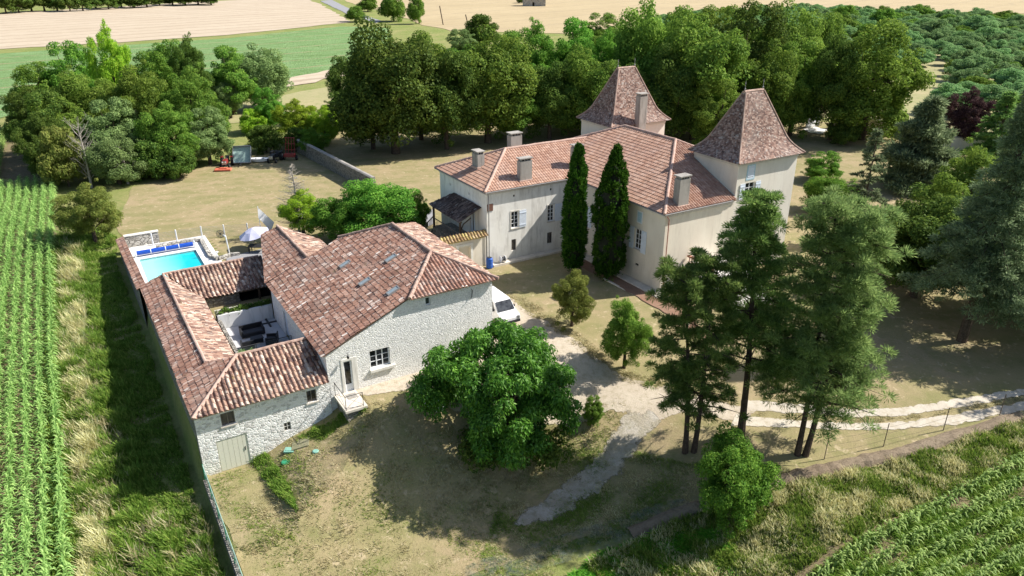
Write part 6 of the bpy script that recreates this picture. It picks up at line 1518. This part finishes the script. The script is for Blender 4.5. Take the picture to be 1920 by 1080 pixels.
# ------------------------------------------------------------------ grass, clover and maize
def poly_pts(rs, poly, n):
    xs = [p[0] for p in poly]; ys = [p[1] for p in poly]; out = []
    got = 0
    while got < n:
        X = rs.uniform(min(xs), max(xs), n*2); Y = rs.uniform(min(ys), max(ys), n*2); s = inpoly(X, Y, poly); out.append(np.stack([X[s], Y[s]], -1)); got += s.sum()
    return np.concatenate(out)[:n]
def heights(P2):
    u = P2[:, 0]*UX+P2[:, 1]*UY; v = P2[:, 0]*VX+P2[:, 1]*VY
    return hgt(u, v)
def grass(name, poly, n, h, wd, mat, label_kind='stuff', seed=1, lean=.5, patch=1.6, nb=5, lo=.15, hmod=None):
    rs = np.random.RandomState(seed); P2 = poly_pts(rs, poly, n); z = heights(P2)
    nz = .5+.5*np.sin(P2[:, 0]*patch+np.sin(P2[:, 1]*patch*.8)*2)*np.sin(P2[:, 1]*patch*1.1+np.sin(P2[:, 0]*patch*.6)*2)
    hh = h*(lo+(1-lo)*nz)*(.6+.8*rs.random(n))
    if hmod is not None: hh = hh*hmod(P2)
    base = np.repeat(np.column_stack([P2, z-.03]), nb, 0); H = np.repeat(hh, nb)[:, None]*(.6+.6*rs.random((n*nb, 1)))
    wind = np.array([-.35, -.15]); a = rs.random(n*nb)*6.283; ln = lean*(.3+rs.random((n*nb, 1)))
    dr = np.stack([np.cos(a), np.sin(a)], -1)*ln+wind*lean*.6; base[:, :2] += rs.normal(size=(n*nb, 2))*.06
    side = np.stack([-np.sin(a), np.cos(a), a*0], -1)*wd*.5*(.6+.8*rs.random((n*nb, 1)))
    mid = base+np.concatenate([dr*H*.35, H*.6], 1); tip = base+np.concatenate([dr*H*1.0, H*.95], 1)
    V = np.stack([base-side, base+side, mid+side*.8, mid-side*.8, tip+side*.25, tip-side*.25], 1).reshape(-1, 3); m = n*nb
    i = np.arange(m)[:, None]*6; F = np.concatenate([i+np.array([[0, 1, 2, 3]]), i+np.array([[3, 2, 4, 5]])], 0)
    o = np_mesh(name, V, F, mat); tag(o, kind='stuff'); return o
strip = uvp([(-24, 2.5), (-41, 2.4), (-62, 2.3), (-77, 1.9), (-82, 2.6), (-95, -1.5), (-70, -3.3), (-60, -3.7), (-42, -4.1), (-24, -4.3)])
def wallshade(P2): 
    u = P2[:, 0]*UX+P2[:, 1]*UY; v = P2[:, 0]*VX+P2[:, 1]*VY
    return 1-.55*sm(-1.0, .8, v)*sm(-38, -41, u)
grass('tall_dry_grass', strip, 5500, .95, .045, M['grass_dry'], seed=51, patch=1.1, hmod=lambda P2: wallshade(P2)*(1-.75*sm(-1.6, -.2, P2[:, 0]*VX+P2[:, 1]*VY)*sm(-39, -42, P2[:, 0]*UX+P2[:, 1]*UY)))
fr = pix([(1000, 850), (1150, 830), (1290, 870), (1500, 885), (1300, 945), (1000, 1050), (900, 1050), (930, 960)])
grass('short_grass', fr, 12000, .15, .032, M['grass_dry'], seed=63, lean=1.0); grass('short_grass', fr, 14000, .16, .03, M['grass_green'], seed=64, lean=1.0, patch=.8, lo=0)
dv = pix([(960, 545), (1010, 575), (1060, 610), (1120, 655), (1175, 697), (1240, 712), (1330, 735), (1400, 765), (1330, 752), (1230, 730), (1160, 712), (1100, 672), (1040, 622), (990, 590), (945, 555)])
grass('short_grass', dv, 2600, .2, .035, M['grass_dry'], seed=65, lean=1.0)
dv2 = pix([(1420, 772), (1600, 786), (1750, 770), (1930, 742), (1930, 752), (1750, 782), (1600, 796), (1420, 785)])
grass('short_grass', dv2, 1500, .15, .035, M['grass_dry'], seed=66, lean=1.0)
grass('tall_green_grass', strip, 36000, .85, .055, M['grass_green'], seed=52, patch=1.5, hmod=wallshade)
lower = pix([(1200, 1010), (1300, 965), (1440, 922), (1560, 892), (1700, 860), (1820, 822), (1940, 785), (2100, 740), (2100, 840), (1940, 868), (1860, 895), (1700, 960), (1540, 1045), (1450, 1110), (1150, 1110), (1100, 1060)])
grass('tall_dry_grass', lower, 10000, .55, .04, M['grass_dry'], seed=53, patch=1.3)
grass('tall_green_grass', lower, 13000, .5, .045, M['grass_green'], seed=54, patch=1.0)
cl = pix([(1040, 1110), (1120, 1040), (1200, 1008), (1290, 985), (1370, 1010), (1400, 1110)])
grass('clover_patch', cl, 9000, .26, .09, M['clover'], seed=55, lean=1.4, patch=2)
lw = uvp([(-41.2, 3.4), (-24, 3.4), (-24, 16), (-34, 30), (-36, 18), (-41.2, 12)])
grass('short_grass', lw, 16000, .17, .032, M['grass_dry'], seed=56, lean=1.0)
grass('short_grass', lw, 14000, .16, .032, M['grass_green'], seed=57, lean=1.0, patch=.7, lo=.0)
tuf = pix([(470, 862), (500, 850), (545, 915), (560, 960), (520, 930)]); grass('bank_grass', tuf, 1100, .38, .04, M['grass_green'], seed=58)
tuf = pix([(560, 820), (640, 775), (690, 770), (640, 800), (600, 830)]); grass('bank_grass', tuf, 1500, .32, .04, M['grass_green'], seed=59)
iv = uvp([(-56.1, 7.2), (-56.1, 11.2), (-55.35, 11.2), (-55.35, 7.2)])
rs = np.random.RandomState(60); C = np.stack([*[np.array(a) for a in zip(*[tuple(W(rs.uniform(-56, -55.3), rs.uniform(7.3, 11.2))[:2]) for _ in range(60)])], rs.uniform(1.05, 1.3, 60)], -1)
V, F = leaf_cloud(rs, C, np.full((60, 3), .22), 3000, .12, .09); o = np_mesh('planter_ivy', V, F, M['leaf_dark']); tag(o, 'row of dark ivy filling the planter above the terrace wall', 'ivy')
rs = np.random.RandomState(61); C = np.stack([*[np.array(a) for a in zip(*[tuple(W(rs.uniform(-49.2, -47.0), rs.uniform(7.2, 8.6))[:2]) for _ in range(26)])], rs.uniform(.3, 1.1, 26)], -1)
V, F = leaf_cloud(rs, C, np.full((26, 3), .3), 1500, .14, .09); o = np_mesh('railing_creeper', V, F, M['leaf_grey']); tag(o, 'green creeper at the left end of the black terrace railing', 'creeper')
def maize(name, rows, mat, hgt_=1.5, sp=.24, seed=1, leafn=9, spread=.42, w0=.06):
    """rows = list of (start, end) world points"""
    rs = np.random.RandomState(seed); P = []
    for a, b in rows:
        L = math.hypot(b[0]-a[0], b[1]-a[1]); n = int(L/sp)
        t = (np.arange(n)+rs.random(n)*.5)/max(1, n); keep = rs.random(n) > .06
        P.append(np.stack([a[0]+(b[0]-a[0])*t, a[1]+(b[1]-a[1])*t], -1)[keep])
    P = np.concatenate(P); P += rs.normal(size=P.shape)*.03; z = heights(P); n = len(P)
    H = hgt_*(.8+.35*rs.random(n))*(1+.1*np.sin(P[:, 0]*.7))
    VV_, FF = [], []; off = 0
    az0 = rs.random(n)*6.283
    for k in range(leafn):
        f = .18+.8*k/leafn; a = az0+k*math.pi+rs.normal(size=n)*.5; ll = spread*(1.25-.55*abs(f-.45)*2)*(.8+.4*rs.random(n))
        base = np.column_stack([P, z+H*f]); d = np.stack([np.cos(a), np.sin(a), a*0], -1); s = np.stack([-np.sin(a), np.cos(a), a*0], -1)
        pts = [base, base+d*(ll*.4)[:, None]+np.column_stack([a*0, a*0, ll*.55]), base+d*(ll*.85)[:, None]+np.column_stack([a*0, a*0, ll*.55]), base+d*(ll*1.2)[:, None]+np.column_stack([a*0, a*0, ll*.15])]
        ws = [w0*.5, w0, w0*.8, .008]
        V = np.stack([x for p_, w_ in zip(pts, ws) for x in (p_-s*w_, p_+s*w_)], 1).reshape(-1, 3)
        i = np.arange(n)[:, None]*8+off; F = np.concatenate([i+np.array([[2*j, 2*j+1, 2*j+3, 2*j+2]]) for j in range(3)], 0); VV_.append(V); FF.append(F); off += n*8
    b0 = np.column_stack([P, z-.05]); t0 = np.column_stack([P, z+H])
    for dx, dy in ((.02, 0), (0, .02)):
        s = np.array([dx, dy, 0]); V = np.stack([b0-s, b0+s, t0+s*.5, t0-s*.5], 1).reshape(-1, 3); i = np.arange(n)[:, None]*4+off; FF.append(i+np.array([[0, 1, 2, 3]])); VV_.append(V); off += n*4
    o = np_mesh(name, np.concatenate(VV_), np.concatenate(FF), mat); tag(o, kind='stuff'); return o
mg = uvp([(-26, -4.1), (-42, -3.8), (-60, -3.5), (-82, -2.2), (-80, -.6), (-60, -1.9), (-42, -2.3), (-26, -2.4)])
grass('tall_dry_grass', mg, 5500, 1.05, .05, M['grass_dry'], seed=67, patch=1.4)
wd_ = uvp([(-24, -4.2), (-42, -3.9), (-60, -3.6), (-84, -2.3), (-84, -3.2), (-60, -4.5), (-42, -5.2), (-24, -5.6)])
grass('weeds', wd_, 5000, .9, .07, M['grass_green'], seed=62, lean=.8, patch=1.9)
rows = []
for i in range(9):
    off_ = i*.86
    pts = [(-24, -4.7-off_), (-42.4, -4.5-off_), (-60, -4.15-off_*1.0), (-70, -3.75-off_), (-85, -3.0-off_), (-99, -2.4-off_), (-108, -2.2-off_)]
    for a, b in zip(pts[:-1], pts[1:]): rows.append((tuple(W(*a)[:2]), tuple(W(*b)[:2])))
maize('maize_rows', rows, M['maize'], 1.35, .22, 71, leafn=9, spread=.40, w0=.042)
rows = []
for i in range(7, 30):
    off_ = i*.86
    pts = [(-62 if i > 8 else -108, (-4.15 if i > 8 else -2.4)-off_), (-85 if i > 8 else -110, (-3.0 if i > 8 else -2.35)-off_), (-112, -2.2-off_), (-148, -1.5-off_)]
    for a, b in zip(pts[:-1], pts[1:]): rows.append((tuple(W(*a)[:2]), tuple(W(*b)[:2])))
maize('maize_rows', rows, M['maize'], 1.6, .34, 72, leafn=6)
# lower right field: rows run up to the right
rows = []
a0 = GT(1540, 1085); a1 = GT(1930, 862); d = (a1-a0); d.z = 0; d.normalize(); nrm_ = Vector((d.y, -d.x, 0))
for i in range(13):
    s = a0+nrm_*(i*1.05); rows.append((tuple((s-d*4-nrm_*0)[:2]), tuple((s+d*(17+i*.3))[:2])))
maize('maize_rows', rows, M['maize'], .85, .24, 73, leafn=8, spread=.34, w0=.038)
mr = pix([(1480, 1110), (1560, 1045), (1700, 965), (1860, 895), (1940, 868), (2050, 830), (2050, 1110)])
grass('tall_green_grass', mr, 11000, .45, .045, M['grass_green'], seed=74, lean=.9, patch=.8)
